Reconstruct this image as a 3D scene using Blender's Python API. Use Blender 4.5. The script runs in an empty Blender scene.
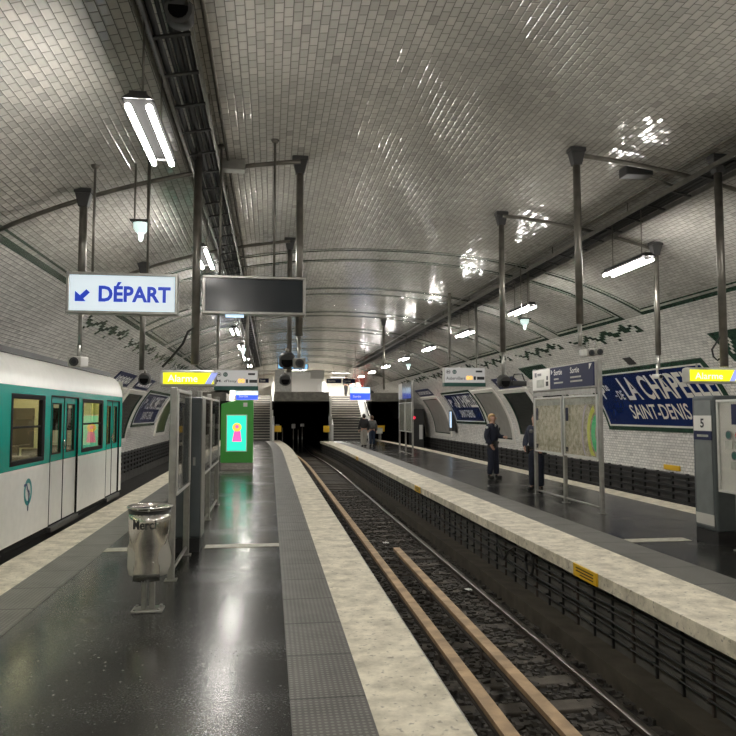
import bpy, bmesh, math, random
from mathutils import Vector
random.seed(7)
C = bpy.context.scene.collection
PI = math.pi
# ---------------------------------------------------------------- materials
def nt(name):
    m = bpy.data.materials.new(name); m.use_nodes = True
    n = m.node_tree.nodes; n.clear()
    out = n.new('ShaderNodeOutputMaterial'); b = n.new('ShaderNodeBsdfPrincipled')
    m.node_tree.links.new(b.outputs[0], out.inputs[0])
    return m, m.node_tree, b
def mat(name, col, rough=.5, metal=0., var=.0, scale=8., bump=0., bscale=60., emit=None, es=1., spec=.5, rvar=0.):
    m, t, b = nt(name); N = t.nodes; L = t.links
    b.inputs['Base Color'].default_value = (*col, 1); b.inputs['Roughness'].default_value = rough
    b.inputs['Metallic'].default_value = metal; b.inputs['Specular IOR Level'].default_value = spec
    tc = N.new('ShaderNodeTexCoord')
    if var or rvar:
        no = N.new('ShaderNodeTexNoise'); no.inputs['Scale'].default_value = scale; no.inputs['Detail'].default_value = 6
        L.new(tc.outputs['Object'], no.inputs['Vector'])
        if var:
            mx = N.new('ShaderNodeMix'); mx.data_type = 'RGBA'
            mx.inputs[6].default_value = (*[c*(1-var) for c in col], 1); mx.inputs[7].default_value = (*[min(1, c*(1+var)) for c in col], 1)
            rp = N.new('ShaderNodeMapRange'); rp.inputs[1].default_value = .3; rp.inputs[2].default_value = .7
            L.new(no.outputs[0], rp.inputs[0]); L.new(rp.outputs[0], mx.inputs[0]); L.new(mx.outputs[2], b.inputs['Base Color'])
        if rvar:
            r2 = N.new('ShaderNodeMapRange'); r2.inputs[1].default_value = .3; r2.inputs[2].default_value = .7
            r2.inputs[3].default_value = max(.02, rough-rvar); r2.inputs[4].default_value = rough+rvar
            L.new(no.outputs[0], r2.inputs[0]); L.new(r2.outputs[0], b.inputs['Roughness'])
    if bump:
        n2 = N.new('ShaderNodeTexNoise'); n2.inputs['Scale'].default_value = bscale; n2.inputs['Detail'].default_value = 4
        L.new(tc.outputs['Object'], n2.inputs['Vector'])
        bp = N.new('ShaderNodeBump'); bp.inputs['Strength'].default_value = bump; bp.inputs['Distance'].default_value = .01
        L.new(n2.outputs[0], bp.inputs['Height']); L.new(bp.outputs[0], b.inputs['Normal'])
    if emit:
        b.inputs['Emission Color'].default_value = (*emit, 1); b.inputs['Emission Strength'].default_value = es
    return m
def math_n(t, op, a, b=None, c=None):
    n = t.nodes.new('ShaderNodeMath'); n.operation = op
    for i, v in enumerate((a, b, c)):
        if v is None: continue
        if isinstance(v, (int, float)): n.inputs[i].default_value = v
        else: t.links.new(v, n.inputs[i])
    return n.outputs[0]
def tile_mat(name, col, w=.15, h=.075, tilt=.05, rough=.1, grout=(.10,.095,.085)):
    m, t, b = nt(name); N = t.nodes; L = t.links
    uv = N.new('ShaderNodeUVMap'); uv.uv_map = 'UVMap'
    sp = N.new('ShaderNodeSeparateXYZ'); L.new(uv.outputs[0], sp.inputs[0])
    V = math_n(t, 'DIVIDE', sp.outputs[1], h); row = math_n(t, 'FLOOR', V)
    off = math_n(t, 'MULTIPLY', math_n(t, 'MODULO', math_n(t, 'ADD', row, 1000.), 2.), .5)
    U = math_n(t, 'ADD', math_n(t, 'DIVIDE', sp.outputs[0], w), off); cf = math_n(t, 'FLOOR', U)
    fu = math_n(t, 'SUBTRACT', U, cf); fv = math_n(t, 'SUBTRACT', V, row)
    du = math_n(t, 'MULTIPLY', math_n(t, 'MINIMUM', fu, math_n(t, 'SUBTRACT', 1., fu)), w)
    dv = math_n(t, 'MULTIPLY', math_n(t, 'MINIMUM', fv, math_n(t, 'SUBTRACT', 1., fv)), h)
    d = math_n(t, 'MINIMUM', du, dv)
    cx = N.new('ShaderNodeCombineXYZ'); L.new(cf, cx.inputs[0]); L.new(row, cx.inputs[1])
    wn = N.new('ShaderNodeTexWhiteNoise'); wn.noise_dimensions = '3D'; L.new(cx.outputs[0], wn.inputs['Vector'])
    mk = N.new('ShaderNodeMapRange'); mk.interpolation_type = 'SMOOTHSTEP'
    mk.inputs[1].default_value = .0022; mk.inputs[2].default_value = .0045; L.new(d, mk.inputs[0])
    bv = N.new('ShaderNodeMapRange'); bv.interpolation_type = 'SMOOTHSTEP'
    bv.inputs[1].default_value = .001; bv.inputs[2].default_value = .014; L.new(d, bv.inputs[0])
    # per-tile tint
    geo = N.new('ShaderNodeNewGeometry')
    no = N.new('ShaderNodeTexNoise'); no.inputs['Scale'].default_value = .55; no.inputs['Detail'].default_value = 5
    L.new(geo.outputs['Position'], no.inputs['Vector'])
    val = math_n(t, 'ADD', math_n(t, 'MULTIPLY', wn.outputs['Value'], .22), math_n(t, 'ADD', math_n(t, 'MULTIPLY', no.outputs[0], .5), .60))
    rare = math_n(t, 'MULTIPLY', math_n(t, 'GREATER_THAN', wn.outputs['Value'], .985), .35)
    val = math_n(t, 'SUBTRACT', val, rare)
    sc = N.new('ShaderNodeVectorMath'); sc.operation = 'SCALE'; sc.inputs[0].default_value = col; L.new(val, sc.inputs['Scale'])
    mx = N.new('ShaderNodeMix'); mx.data_type = 'RGBA'; L.new(mk.outputs[0], mx.inputs[0])
    mx.inputs[6].default_value = (*grout, 1); L.new(sc.outputs[0], mx.inputs[7]); L.new(mx.outputs[2], b.inputs['Base Color'])
    rr = N.new('ShaderNodeMapRange'); rr.inputs[3].default_value = .8; rr.inputs[4].default_value = rough
    L.new(mk.outputs[0], rr.inputs[0]); L.new(rr.outputs[0], b.inputs['Roughness'])
    # every tile sits slightly askew
    s1 = N.new('ShaderNodeVectorMath'); s1.operation = 'SUBTRACT'; L.new(wn.outputs['Color'], s1.inputs[0]); s1.inputs[1].default_value = (.5,.5,.5)
    s2 = N.new('ShaderNodeVectorMath'); s2.operation = 'SCALE'; s2.inputs['Scale'].default_value = tilt; L.new(s1.outputs[0], s2.inputs[0])
    s3 = N.new('ShaderNodeVectorMath'); s3.operation = 'ADD'; L.new(geo.outputs['Normal'], s3.inputs[0]); L.new(s2.outputs[0], s3.inputs[1])
    s4 = N.new('ShaderNodeVectorMath'); s4.operation = 'NORMALIZE'; L.new(s3.outputs[0], s4.inputs[0])
    bp = N.new('ShaderNodeBump'); bp.inputs['Strength'].default_value = .6; bp.inputs['Distance'].default_value = .006
    L.new(bv.outputs[0], bp.inputs['Height']); L.new(s4.outputs[0], bp.inputs['Normal']); L.new(bp.outputs[0], b.inputs['Normal'])
    b.inputs['Specular IOR Level'].default_value = .6
    return m
def tactile_mat():
    m, t, b = nt('tactile_paving'); N = t.nodes; L = t.links
    tc = N.new('ShaderNodeTexCoord'); sp = N.new('ShaderNodeSeparateXYZ'); L.new(tc.outputs['Object'], sp.inputs[0])
    def fr(o, p): return math_n(t, 'FRACT', math_n(t, 'DIVIDE', math_n(t, 'ADD', o, 100.), p))
    fx = math_n(t, 'SUBTRACT', fr(sp.outputs[0], .034), .5); fy = math_n(t, 'SUBTRACT', fr(sp.outputs[1], .036), .5)
    r = math_n(t, 'SQRT', math_n(t, 'ADD', math_n(t, 'MULTIPLY', fx, fx), math_n(t, 'MULTIPLY', fy, fy)))
    dot = N.new('ShaderNodeMapRange'); dot.interpolation_type = 'SMOOTHSTEP'
    dot.inputs[1].default_value = .36; dot.inputs[2].default_value = .2; L.new(r, dot.inputs[0])
    fj = fr(sp.outputs[1], .75); j = math_n(t, 'GREATER_THAN', math_n(t, 'MINIMUM', fj, math_n(t, 'SUBTRACT', 1., fj)), .014)
    no = N.new('ShaderNodeTexNoise'); no.inputs['Scale'].default_value = 3; no.inputs['Detail'].default_value = 8; L.new(tc.outputs['Object'], no.inputs['Vector'])
    v = math_n(t, 'MULTIPLY', math_n(t, 'ADD', math_n(t, 'MULTIPLY', dot.outputs[0], .10), math_n(t, 'ADD', math_n(t, 'MULTIPLY', no.outputs[0], .14), .035)), math_n(t, 'ADD', math_n(t, 'MULTIPLY', j, .75), .25))
    cc = N.new('ShaderNodeCombineColor'); L.new(v, cc.inputs[0]); L.new(math_n(t, 'MULTIPLY', v, .97), cc.inputs[1]); L.new(math_n(t, 'MULTIPLY', v, .88), cc.inputs[2])
    L.new(cc.outputs[0], b.inputs['Base Color']); b.inputs['Roughness'].default_value = .45
    bp = N.new('ShaderNodeBump'); bp.inputs['Strength'].default_value = .8; bp.inputs['Distance'].default_value = .006
    L.new(math_n(t, 'ADD', dot.outputs[0], math_n(t, 'MULTIPLY', j, .6)), bp.inputs['Height']); L.new(bp.outputs[0], b.inputs['Normal'])
    return m
def floor_mat():
    m, t, b = nt('platform_asphalt'); N = t.nodes; L = t.links
    tc = N.new('ShaderNodeTexCoord')
    def noise(s, d=6, sc=None):
        n = N.new('ShaderNodeTexNoise'); n.inputs['Scale'].default_value = s; n.inputs['Detail'].default_value = d
        L.new(tc.outputs['Object'], n.inputs['Vector']); return n.outputs[0]
    def rng(o, a, b_, c, d):
        r = N.new('ShaderNodeMapRange'); L.new(o, r.inputs[0])
        for i, v in enumerate((a, b_, c, d)): r.inputs[i+1].default_value = v
        return r.outputs[0]
    n1 = noise(.9); n2 = noise(14, 8)
    speck = N.new('ShaderNodeTexVoronoi'); speck.inputs['Scale'].default_value = 17; speck.inputs['Randomness'].default_value = 1; L.new(tc.outputs['Object'], speck.inputs['Vector'])
    sm = rng(speck.outputs['Distance'], .10, .16, 1., 0.)
    sm = math_n(t, 'MULTIPLY', sm, math_n(t, 'GREATER_THAN', n2, .49))
    v = math_n(t, 'ADD', rng(n1, .3, .7, .008, .022), rng(n2, .35, .7, -.003, .008))
    v = math_n(t, 'ADD', v, math_n(t, 'MULTIPLY', sm, .22))
    cc = N.new('ShaderNodeCombineColor'); L.new(v, cc.inputs[0]); L.new(v, cc.inputs[1]); L.new(math_n(t, 'MULTIPLY', v, .93), cc.inputs[2])
    L.new(cc.outputs[0], b.inputs['Base Color'])
    gr = noise(70, 3)
    L.new(math_n(t, 'ADD', rng(n1, .3, .7, .12, .22), rng(gr, .3, .7, 0., .12)), b.inputs['Roughness'])
    b.inputs['Specular IOR Level'].default_value = .4
    bp = N.new('ShaderNodeBump'); bp.inputs['Strength'].default_value = .16; bp.inputs['Distance'].default_value = .004
    wv = noise(5, 3); gr = noise(70, 3); L.new(math_n(t, 'ADD', math_n(t, 'MULTIPLY', wv, .8), math_n(t, 'ADD', math_n(t, 'MULTIPLY', gr, .22), math_n(t, 'MULTIPLY', sm, .25))), bp.inputs['Height']); L.new(bp.outputs[0], b.inputs['Normal'])
    return m
def edge_mat():
    m, t, b = nt('worn_white_edge'); N = t.nodes; L = t.links
    tc = N.new('ShaderNodeTexCoord')
    n1 = N.new('ShaderNodeTexNoise'); n1.inputs['Scale'].default_value = 4.5; n1.inputs['Detail'].default_value = 10; n1.inputs['Roughness'].default_value = .65
    n2 = N.new('ShaderNodeTexNoise'); n2.inputs['Scale'].default_value = 22; n2.inputs['Detail'].default_value = 8
    for n in (n1, n2): L.new(tc.outputs['Object'], n.inputs['Vector'])
    r1 = N.new('ShaderNodeValToRGB'); r1.color_ramp.elements[0].position = .32; r1.color_ramp.elements[0].color = (.42,.38,.29,1)
    r1.color_ramp.elements[1].position = .62; r1.color_ramp.elements[1].color = (.80,.74,.60,1); L.new(n1.outputs[0], r1.inputs[0])
    r2 = N.new('ShaderNodeMapRange'); r2.inputs[1].default_value = .60; r2.inputs[2].default_value = .68; r2.inputs[3].default_value = 1; r2.inputs[4].default_value = .55; L.new(n2.outputs[0], r2.inputs[0])
    mm = N.new('ShaderNodeVectorMath'); mm.operation = 'SCALE'; L.new(r1.outputs[0], mm.inputs[0]); L.new(r2.outputs[0], mm.inputs['Scale'])
    L.new(mm.outputs[0], b.inputs['Base Color']); b.inputs['Roughness'].default_value = .6
    bp = N.new('ShaderNodeBump'); bp.inputs['Strength'].default_value = .3; bp.inputs['Distance'].default_value = .005
    L.new(n2.outputs[0], bp.inputs['Height']); L.new(bp.outputs[0], b.inputs['Normal'])
    return m
def glass_mat(name, col=(.8,.9,.9), mixf=.25, rough=.02):
    m = bpy.data.materials.new(name); m.use_nodes = True; t = m.node_tree; N = t.nodes; N.clear(); L = t.links
    o = N.new('ShaderNodeOutputMaterial'); tr = N.new('ShaderNodeBsdfTransparent'); g = N.new('ShaderNodeBsdfGlossy'); mx = N.new('ShaderNodeMixShader')
    tr.inputs[0].default_value = (*col, 1); g.inputs['Roughness'].default_value = rough
    ge = N.new('ShaderNodeNewGeometry'); dp = N.new('ShaderNodeVectorMath'); dp.operation = 'DOT_PRODUCT'; L.new(ge.outputs['Normal'], dp.inputs[0]); L.new(ge.outputs['Incoming'], dp.inputs[1])
    sch = math_n(t, 'POWER', math_n(t, 'SUBTRACT', 1., math_n(t, 'ABSOLUTE', dp.outputs['Value'])), 5.)
    L.new(math_n(t, 'ADD', math_n(t, 'MULTIPLY', sch, .5), .02+mixf*.1), mx.inputs[0]); L.new(tr.outputs[0], mx.inputs[1]); L.new(g.outputs[0], mx.inputs[2]); L.new(mx.outputs[0], o.inputs[0])
    return m
def map_mat(name, seed, rings):
    # printed street map: speckled paper, with coloured zone rings on one of them
    m, t, b = nt(name); N = t.nodes; L = t.links
    tc = N.new('ShaderNodeTexCoord')
    vo = N.new('ShaderNodeTexVoronoi'); vo.feature = 'DISTANCE_TO_EDGE'; vo.inputs['Scale'].default_value = 30
    mp = N.new('ShaderNodeMapping'); mp.inputs['Location'].default_value = (seed, seed*2, seed*3); L.new(tc.outputs['Object'], mp.inputs[0]); L.new(mp.outputs[0], vo.inputs['Vector'])
    no = N.new('ShaderNodeTexNoise'); no.inputs['Scale'].default_value = 9; no.inputs['Detail'].default_value = 10; no.inputs['Roughness'].default_value = .75; L.new(mp.outputs[0], no.inputs['Vector'])
    rp = N.new('ShaderNodeValToRGB'); e = rp.color_ramp.elements
    e[0].position = .36; e[0].color = (.40,.38,.26,1); e[1].position = .62; e[1].color = (.88,.82,.68,1)
    L.new(no.outputs[0], rp.inputs[0])
    st = N.new('ShaderNodeMapRange'); st.inputs[2].default_value = .06; st.inputs[3].default_value = .45; L.new(vo.outputs['Distance'], st.inputs[0])
    mx = N.new('ShaderNodeMix'); mx.data_type = 'RGBA'; mx.blend_type = 'MULTIPLY'; mx.inputs[0].default_value = .8
    L.new(rp.outputs[0], mx.inputs[6]); L.new(st.outputs[0], mx.inputs[7])
    col = mx.outputs[2]
    if rings:
        sp = N.new('ShaderNodeSeparateXYZ'); L.new(tc.outputs['Object'], sp.inputs[0])
        dy = math_n(t, 'SUBTRACT', sp.outputs[1], rings[0]); dz = math_n(t, 'SUBTRACT', sp.outputs[2], rings[1])
        r = math_n(t, 'SQRT', math_n(t, 'ADD', math_n(t, 'MULTIPLY', dy, dy), math_n(t, 'MULTIPLY', math_n(t, 'MULTIPLY', dz, dz), .55)))
        rr = N.new('ShaderNodeValToRGB'); rr.color_ramp.interpolation = 'EASE'
        while len(rr.color_ramp.elements) < 7: rr.color_ramp.elements.new(.5)
        for el, (p, cc) in zip(rr.color_ramp.elements, [(0,(.40,.42,.28,0)),(.30,(.05,.70,.30,1)),(.42,(.10,.72,.34,1)),(.50,(.50,.55,.40,0)),(.58,(.75,.80,.10,1)),(.68,(.72,.74,.2,1)),(.75,(.5,.45,.34,0))]):
            el.position = p; el.color = cc
        L.new(math_n(t, 'DIVIDE', r, .75), rr.inputs[0])
        m2 = N.new('ShaderNodeMix'); m2.data_type = 'RGBA'; L.new(rr.outputs['Alpha'], m2.inputs[0]); L.new(col, m2.inputs[6]); L.new(rr.outputs['Color'], m2.inputs[7])
        col = m2.outputs[2]
    L.new(col, b.inputs['Base Color']); b.inputs['Roughness'].default_value = .25
    return m
M = dict(
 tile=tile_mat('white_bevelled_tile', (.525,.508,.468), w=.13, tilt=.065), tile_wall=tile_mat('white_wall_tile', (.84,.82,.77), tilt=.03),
 green=tile_mat('green_tile', (.035,.085,.055), tilt=.03), greendark=mat('green_glaze', (.03,.068,.045), .25, var=.3, scale=20),
 floor=floor_mat(), edge=edge_mat(), tactile=tactile_mat(),
 whiteline=mat('white_floor_paint', (.42,.40,.33), .45, var=.3, scale=14),
 concrete=mat('dark_concrete', (.045,.043,.038), .75, var=.4, scale=3, bump=.4),
 concrete3=mat('platform_side_concrete', (.085,.08,.07), .75, var=.35, scale=2.5, bump=.3), concrete2=mat('grey_concrete', (.20,.19,.165), .7, var=.3, scale=4, bump=.2),
 near_black=mat('near_black_matt', (.004,.004,.004), .95, spec=.1), bed=mat('track_bed', (.022,.02,.017), .95, var=.4, scale=6, bump=.8, bscale=30),
 stone=mat('ballast_stone', (.05,.045,.038), .9, var=.5, scale=9), sleeper=mat('sleeper_wood', (.07,.06,.047), .8, var=.4, scale=7, bump=.4),
 beam=mat('oak_board', (.42,.29,.165), .6, var=.35, scale=5, bump=.3, bscale=25), rust=mat('rail_flank', (.05,.038,.03), .7, var=.3),
 rail=mat('polished_rail', (.36,.34,.31), .42, 1.), cable=mat('black_cable', (.015,.015,.014), .55), ledge=mat('concrete_ledge', (.065,.055,.04), .7, var=.4, scale=4),
 galv=mat('grey_metal', (.36,.355,.33), .36, .7, var=.15, scale=10), post=mat('dark_post_metal', (.18,.17,.15), .34, .7, var=.2, scale=8),
 alu=mat('aluminium', (.66,.66,.63), .35, .55), steel=mat('stainless_steel', (.60,.58,.54), .22, 1., rvar=.06, scale=15),
 black=mat('black_plastic', (.015,.015,.015), .4), darkgrey=mat('charcoal_plastic', (.045,.045,.045), .45),
 slate=mat('slate_paint', (.075,.088,.092), .38, var=.08), slate2=mat('grey_paint', (.16,.175,.175), .4, var=.08), slatefoot=mat('black_kick_plate', (.012,.012,.013), .5),
 white=mat('white_paint', (.74,.73,.69), .4), cream=mat('cream_paint', (.55,.54,.50), .4),
 wallwhite=mat('white_plaster', (.74,.71,.65), .6, var=.06),
 twhite=mat('train_white', (.86,.85,.80), .28, var=.04, spec=.6), jade=mat('train_jade', (.0,.31,.245), .2, spec=.6), tgap=mat('rubber_seal', (.008,.008,.008), .8, spec=.2),
 jade_dark=mat('jade_logo', (.03,.30,.30), .3), navy_logo=mat('navy_logo', (.02,.04,.16), .3),
 troof=mat('roof_black', (.012,.012,.012), .5), tglass=glass_mat('train_glass', (.86,.9,.84), .25), pglass=glass_mat('poster_glass', (.98,.98,.97), .2, .03),
 tin=mat('train_interior', (.70,.64,.44), .5), tseat=mat('train_seat', (.16,.13,.11), .7), tpole=mat('train_pole', (.7,.62,.3), .25, .6),
 tlight=mat('train_lamp', (1,1,.9), .5, emit=(1,.88,.62), es=14.),
 tube=mat('lamp_tube', (1,1,1), .4, emit=(1,.96,.895), es=168.), reflector=mat('glow_damped_reflector', (.005,.005,.005), .8, spec=.0), housing=mat('lamp_housing', (.03,.03,.03), .5),  # reflector near black: bounced tube glow is held down by its colour
 tube_far=mat('mezzanine_lamp_tube', (1,1,1), .4, emit=(1,.955,.88), es=230.),
 spot=mat('emergency_lens', (1,1,1), .4, emit=(.80,.95,.92), es=3.), spotglass=mat('emergency_lamp_glow', (.9,.95,.95), .3, emit=(.7,.95,.9), es=.8),
 lightbox=mat('lit_white_sign', (.6,.65,.68), .25, emit=(.46,.55,.61), es=.85), bluetext=mat('blue_lettering', (.01,.03,.30), .4, emit=(.012,.045,.42), es=.7),
 screen_off=mat('dark_screen', (.018,.022,.026), .18, rvar=.05, scale=4), yellow=mat('lit_yellow_sign', (.8,.8,.02), .3, emit=(.86,.86,.01), es=1.05),
 yelltext=mat('pale_lettering', (.9,.92,.95), .4, emit=(.80,.86,.92), es=.9), lilac=mat('lilac_stripe', (.35,.40,.85), .4, emit=(.30,.36,.80), es=.8),
 disp=mat('display_white', (.62,.62,.62), .3, emit=(.50,.49,.48), es=.35), dispgreen=mat('display_green', (.01,.09,.07), .4), amber=mat('amber_digits', (1,.5,.05), .4, emit=(1.,.50,.08), es=1.6),
 ink=mat('black_ink', (.015,.017,.02), .5), greyink=mat('grey_ink', (.18,.18,.19), .5), whiteink=mat('white_ink', (.78,.78,.76), .45),
 navy=mat('navy_enamel', (.012,.018,.065), .5, spec=.25), blue=mat('blue_enamel', (.008,.022,.105), .25, var=.06, scale=5), enamel=mat('white_enamel', (.80,.78,.72), .2),
 bluesign=mat('lit_blue_sign', (.03,.07,.6), .3, emit=(.035,.10,.80), es=1.), paleblue=mat('lit_pale_sign', (.6,.75,.95), .3, emit=(.55,.74,.95), es=1.),
 skylit=mat('lit_sky_screen', (.3,.6,.9), .3, emit=(.25,.58,.95), es=1.),
 totem=mat('green_totem_paint', (.075,.37,.065), .3), tscreen=mat('lit_cyan_screen', (.02,.7,.55), .3, emit=(.03,.74,.48), es=1.15),
 pink=mat('pink_print', (.9,.12,.4), .4, emit=(.95,.10,.40), es=1.2), orange=mat('orange_print', (1,.5,.08), .4, emit=(1,.52,.05), es=1.2), whitelit=mat('white_lit_print', (.9,.95,.9), .4, emit=(.75,1,.92), es=1.4),
 posterdark=mat('dark_poster', (.035,.038,.036), .25, var=.5, scale=3), postergrey=mat('blank_grey_panel', (.26,.25,.225), .45, var=.12, scale=3), postergreen=mat('olive_poster', (.09,.12,.05), .3, var=.5, scale=3),
 noticedark=mat('dark_notice_print', (.055,.06,.055), .2, var=.5, scale=9), noticebrown=mat('brown_notice_print', (.12,.10,.08), .2, var=.5, scale=7), noticepale=mat('pale_notice_print', (.40,.41,.36), .3, var=.2, scale=9),
 map1=map_mat('street_map_print', 3., None), yplate=mat('yellow_plate', (.75,.46,.02), .35), paper=mat('white_paper', (.75,.75,.72), .7),
 bag=mat('bin_bag_plastic', (.62,.60,.54), .22, bump=.5, bscale=14), redlamp=mat('red_signal', (.8,.02,.05), .4, emit=(1,.03,.08), es=1.2), warm=mat('warm_lamp', (1,.8,.5), .4, emit=(1.,.72,.35), es=3.),
 skin=mat('skin', (.50,.30,.22), .5), uniform=mat('dark_navy_cloth', (.012,.016,.032), .8, var=.3, scale=20), boot=mat('black_leather', (.012,.012,.012), .4), blond=mat('blond_hair', (.42,.28,.13), .6), dark_hair=mat('black_hair', (.015,.012,.01), .5),
 brownhair=mat('brown_hair', (.09,.05,.03), .6), greycloth=mat('grey_cloth', (.11,.11,.105), .8, var=.3, scale=20), palecloth=mat('pale_cloth', (.40,.38,.34), .8), jean=mat('blue_denim', (.025,.04,.075), .8), coat=mat('black_coat', (.02,.02,.022), .8),
 eye=mat('eye_dark', (.03,.02,.015), .2), red=mat('red_print', (.6,.05,.04), .4, emit=(.9,.12,.08), es=.25), step=mat('stair_stone', (.34,.32,.28), .6, var=.2), stepnose=mat('stair_riser_dark', (.05,.048,.045), .7), ribbed=mat('pale_grey_panel', (.72,.72,.70), .5),
)
M['bag'].node_tree.nodes['Principled BSDF'].inputs['Alpha'].default_value = .55
# ---------------------------------------------------------------- mesh builder
OFF = {}
class MB:
    def __init__(s): s.v = []; s.f = []; s.m = []; s.sm = []; s.cur = 0; s.smooth = False
    def face(s, idx): s.f.append(tuple(idx)); s.m.append(s.cur); s.sm.append(s.smooth)
    def add(s, vs, fs):
        b = len(s.v); s.v += [tuple(p) for p in vs]
        for f in fs: s.face([b+i for i in f])
    def box(s, x0, x1, y0, y1, z0, z1):
        s.add([(x0,y0,z0),(x1,y0,z0),(x1,y1,z0),(x0,y1,z0),(x0,y0,z1),(x1,y0,z1),(x1,y1,z1),(x0,y1,z1)],
              [(0,3,2,1),(4,5,6,7),(0,1,5,4),(1,2,6,5),(2,3,7,6),(3,0,4,7)]); return s
    def hexa(s, p): s.add(p, [(0,3,2,1),(4,5,6,7),(0,1,5,4),(1,2,6,5),(2,3,7,6),(3,0,4,7)]); return s
    def path(s, pts, r, n=8, sm=True, flat=1.):
        pts = [Vector(p) for p in pts]; rs = r if isinstance(r, (list, tuple)) else [r]*len(pts)
        old = s.smooth; s.smooth = sm; b = len(s.v); up = None
        for i, p in enumerate(pts):
            d = (pts[min(i+1, len(pts)-1)]-pts[max(i-1, 0)]).normalized()
            if up is None: up = Vector((0,0,1)) if abs(d.z) < .9 else Vector((1,0,0))
            a = d.cross(up).normalized(); c = a.cross(d).normalized(); up = c
            for k in range(n):
                t = 2*PI*(k+.5)/n; q = p+rs[i]*(math.cos(t)*a+math.sin(t)*c*flat); s.v.append(tuple(q))
        for i in range(len(pts)-1):
            for k in range(n):
                k2 = (k+1) % n; s.face((b+i*n+k, b+i*n+k2, b+(i+1)*n+k2, b+(i+1)*n+k))
        s.smooth = False
        s.face([b+k for k in range(n)][::-1]); s.face([b+(len(pts)-1)*n+k for k in range(n)]); s.smooth = old
        return s
    def tube(s, p, q, r, n=10): return s.path([p, q], r, n)
    def lathe(s, prof, cx, cy, n=24, a0=0., a1=2*PI):
        full = abs(a1-a0-2*PI) < 1e-6; b = len(s.v); cnt = n if full else n+1; s.smooth = True
        for r, z in prof:
            for k in range(cnt):
                t = a0+(a1-a0)*k/n; s.v.append((cx+r*math.cos(t), cy+r*math.sin(t), z))
        for i in range(len(prof)-1):
            for k in range(n):
                k2 = (k+1) % cnt; s.face((b+i*cnt+k, b+i*cnt+k2, b+(i+1)*cnt+k2, b+(i+1)*cnt+k))
        s.smooth = False; return s
    def ball(s, c, rx, ry, rz, n=10, m=7, half=False):
        b = len(s.v); s.smooth = True; lo = 0. if half else -PI/2
        for i in range(m+1):
            a = lo+(PI/2-lo)*i/m
            for k in range(n):
                t = 2*PI*k/n; s.v.append((c[0]+rx*math.cos(a)*math.cos(t), c[1]+ry*math.cos(a)*math.sin(t), c[2]+rz*math.sin(a)))
        for i in range(m):
            for k in range(n):
                k2 = (k+1) % n; s.face((b+i*n+k, b+i*n+k2, b+(i+1)*n+k2, b+(i+1)*n+k))
        s.smooth = False; return s
    def prism(s, poly, axis, a, b):
        # polygon (2-D) swept along an axis: 'x' takes (y,z), 'y' takes (x,z), 'z' takes (x,y)
        def P(p, t): return {'x': (t, p[0], p[1]), 'y': (p[0], t, p[1]), 'z': (p[0], p[1], t)}[axis]
        n = len(poly); base = len(s.v)
        s.v += [P(p, a) for p in poly]+[P(p, b) for p in poly]
        s.face([base+i for i in range(n)][::-1]); s.face([base+n+i for i in range(n)])
        for i in range(n):
            j = (i+1) % n; s.face((base+i, base+j, base+n+j, base+n+i))
        return s
    def build(s, name, mats, parent=None, org=None, bevel=0., recalc=True, uvf=None, sep=40):
        mats = mats if isinstance(mats, (list, tuple)) else [mats]
        o0 = Vector(OFF[parent.name]) if parent else Vector(org or (0,0,0))
        me = bpy.data.meshes.new(name); me.from_pydata([tuple(Vector(p)-o0) for p in s.v], [], s.f)
        for m in mats: me.materials.append(m)
        me.polygons.foreach_set('material_index', s.m); me.polygons.foreach_set('use_smooth', s.sm)
        if uvf:
            ul = me.uv_layers.new(name='UVMap')
            for li, lp in enumerate(me.loops): ul.data[li].uv = uvf(s, lp.vertex_index)
        if recalc:
            bm = bmesh.new(); bm.from_mesh(me); bmesh.ops.recalc_face_normals(bm, faces=bm.faces); bm.to_mesh(me); bm.free()
        o = bpy.data.objects.new(name, me); C.objects.link(o)
        if parent: o.parent = parent
        else: o.location = o0
        OFF[o.name] = tuple(o0)
        if bevel:
            bv = o.modifiers.new('edge', 'BEVEL'); bv.width = bevel; bv.segments = 2; bv.limit_method = 'ANGLE'; bv.angle_limit = math.radians(sep)
        return o
def tag(o, label=None, cat=None, group=None, kind=None):
    if label: o['label'] = label
    if cat: o['category'] = cat
    if group: o['group'] = group
    if kind: o['kind'] = kind
    return o
def thing(name, label, cat, loc, group=None):
    o = bpy.data.objects.new(name, None); C.objects.link(o); o.location = loc; o.empty_display_size = .1
    OFF[o.name] = tuple(loc); return tag(o, label, cat, group)
def struct(mb, name, mats, label=None, **k):
    o = mb.build(name, mats, **k); o['kind'] = 'structure'
    if label: o['label'] = label
    return o
def B(*a): return MB().box(*a)
def copy_tree(o, delta, parent=None):
    c = o.copy(); C.objects.link(c)
    if parent: c.parent = parent
    else: c.location = Vector(o.location)+Vector(delta)
    OFF[c.name] = tuple(Vector(OFF[o.name])+Vector(delta))
    for ch in list(o.children): copy_tree(ch, delta, c)
    return c
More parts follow.
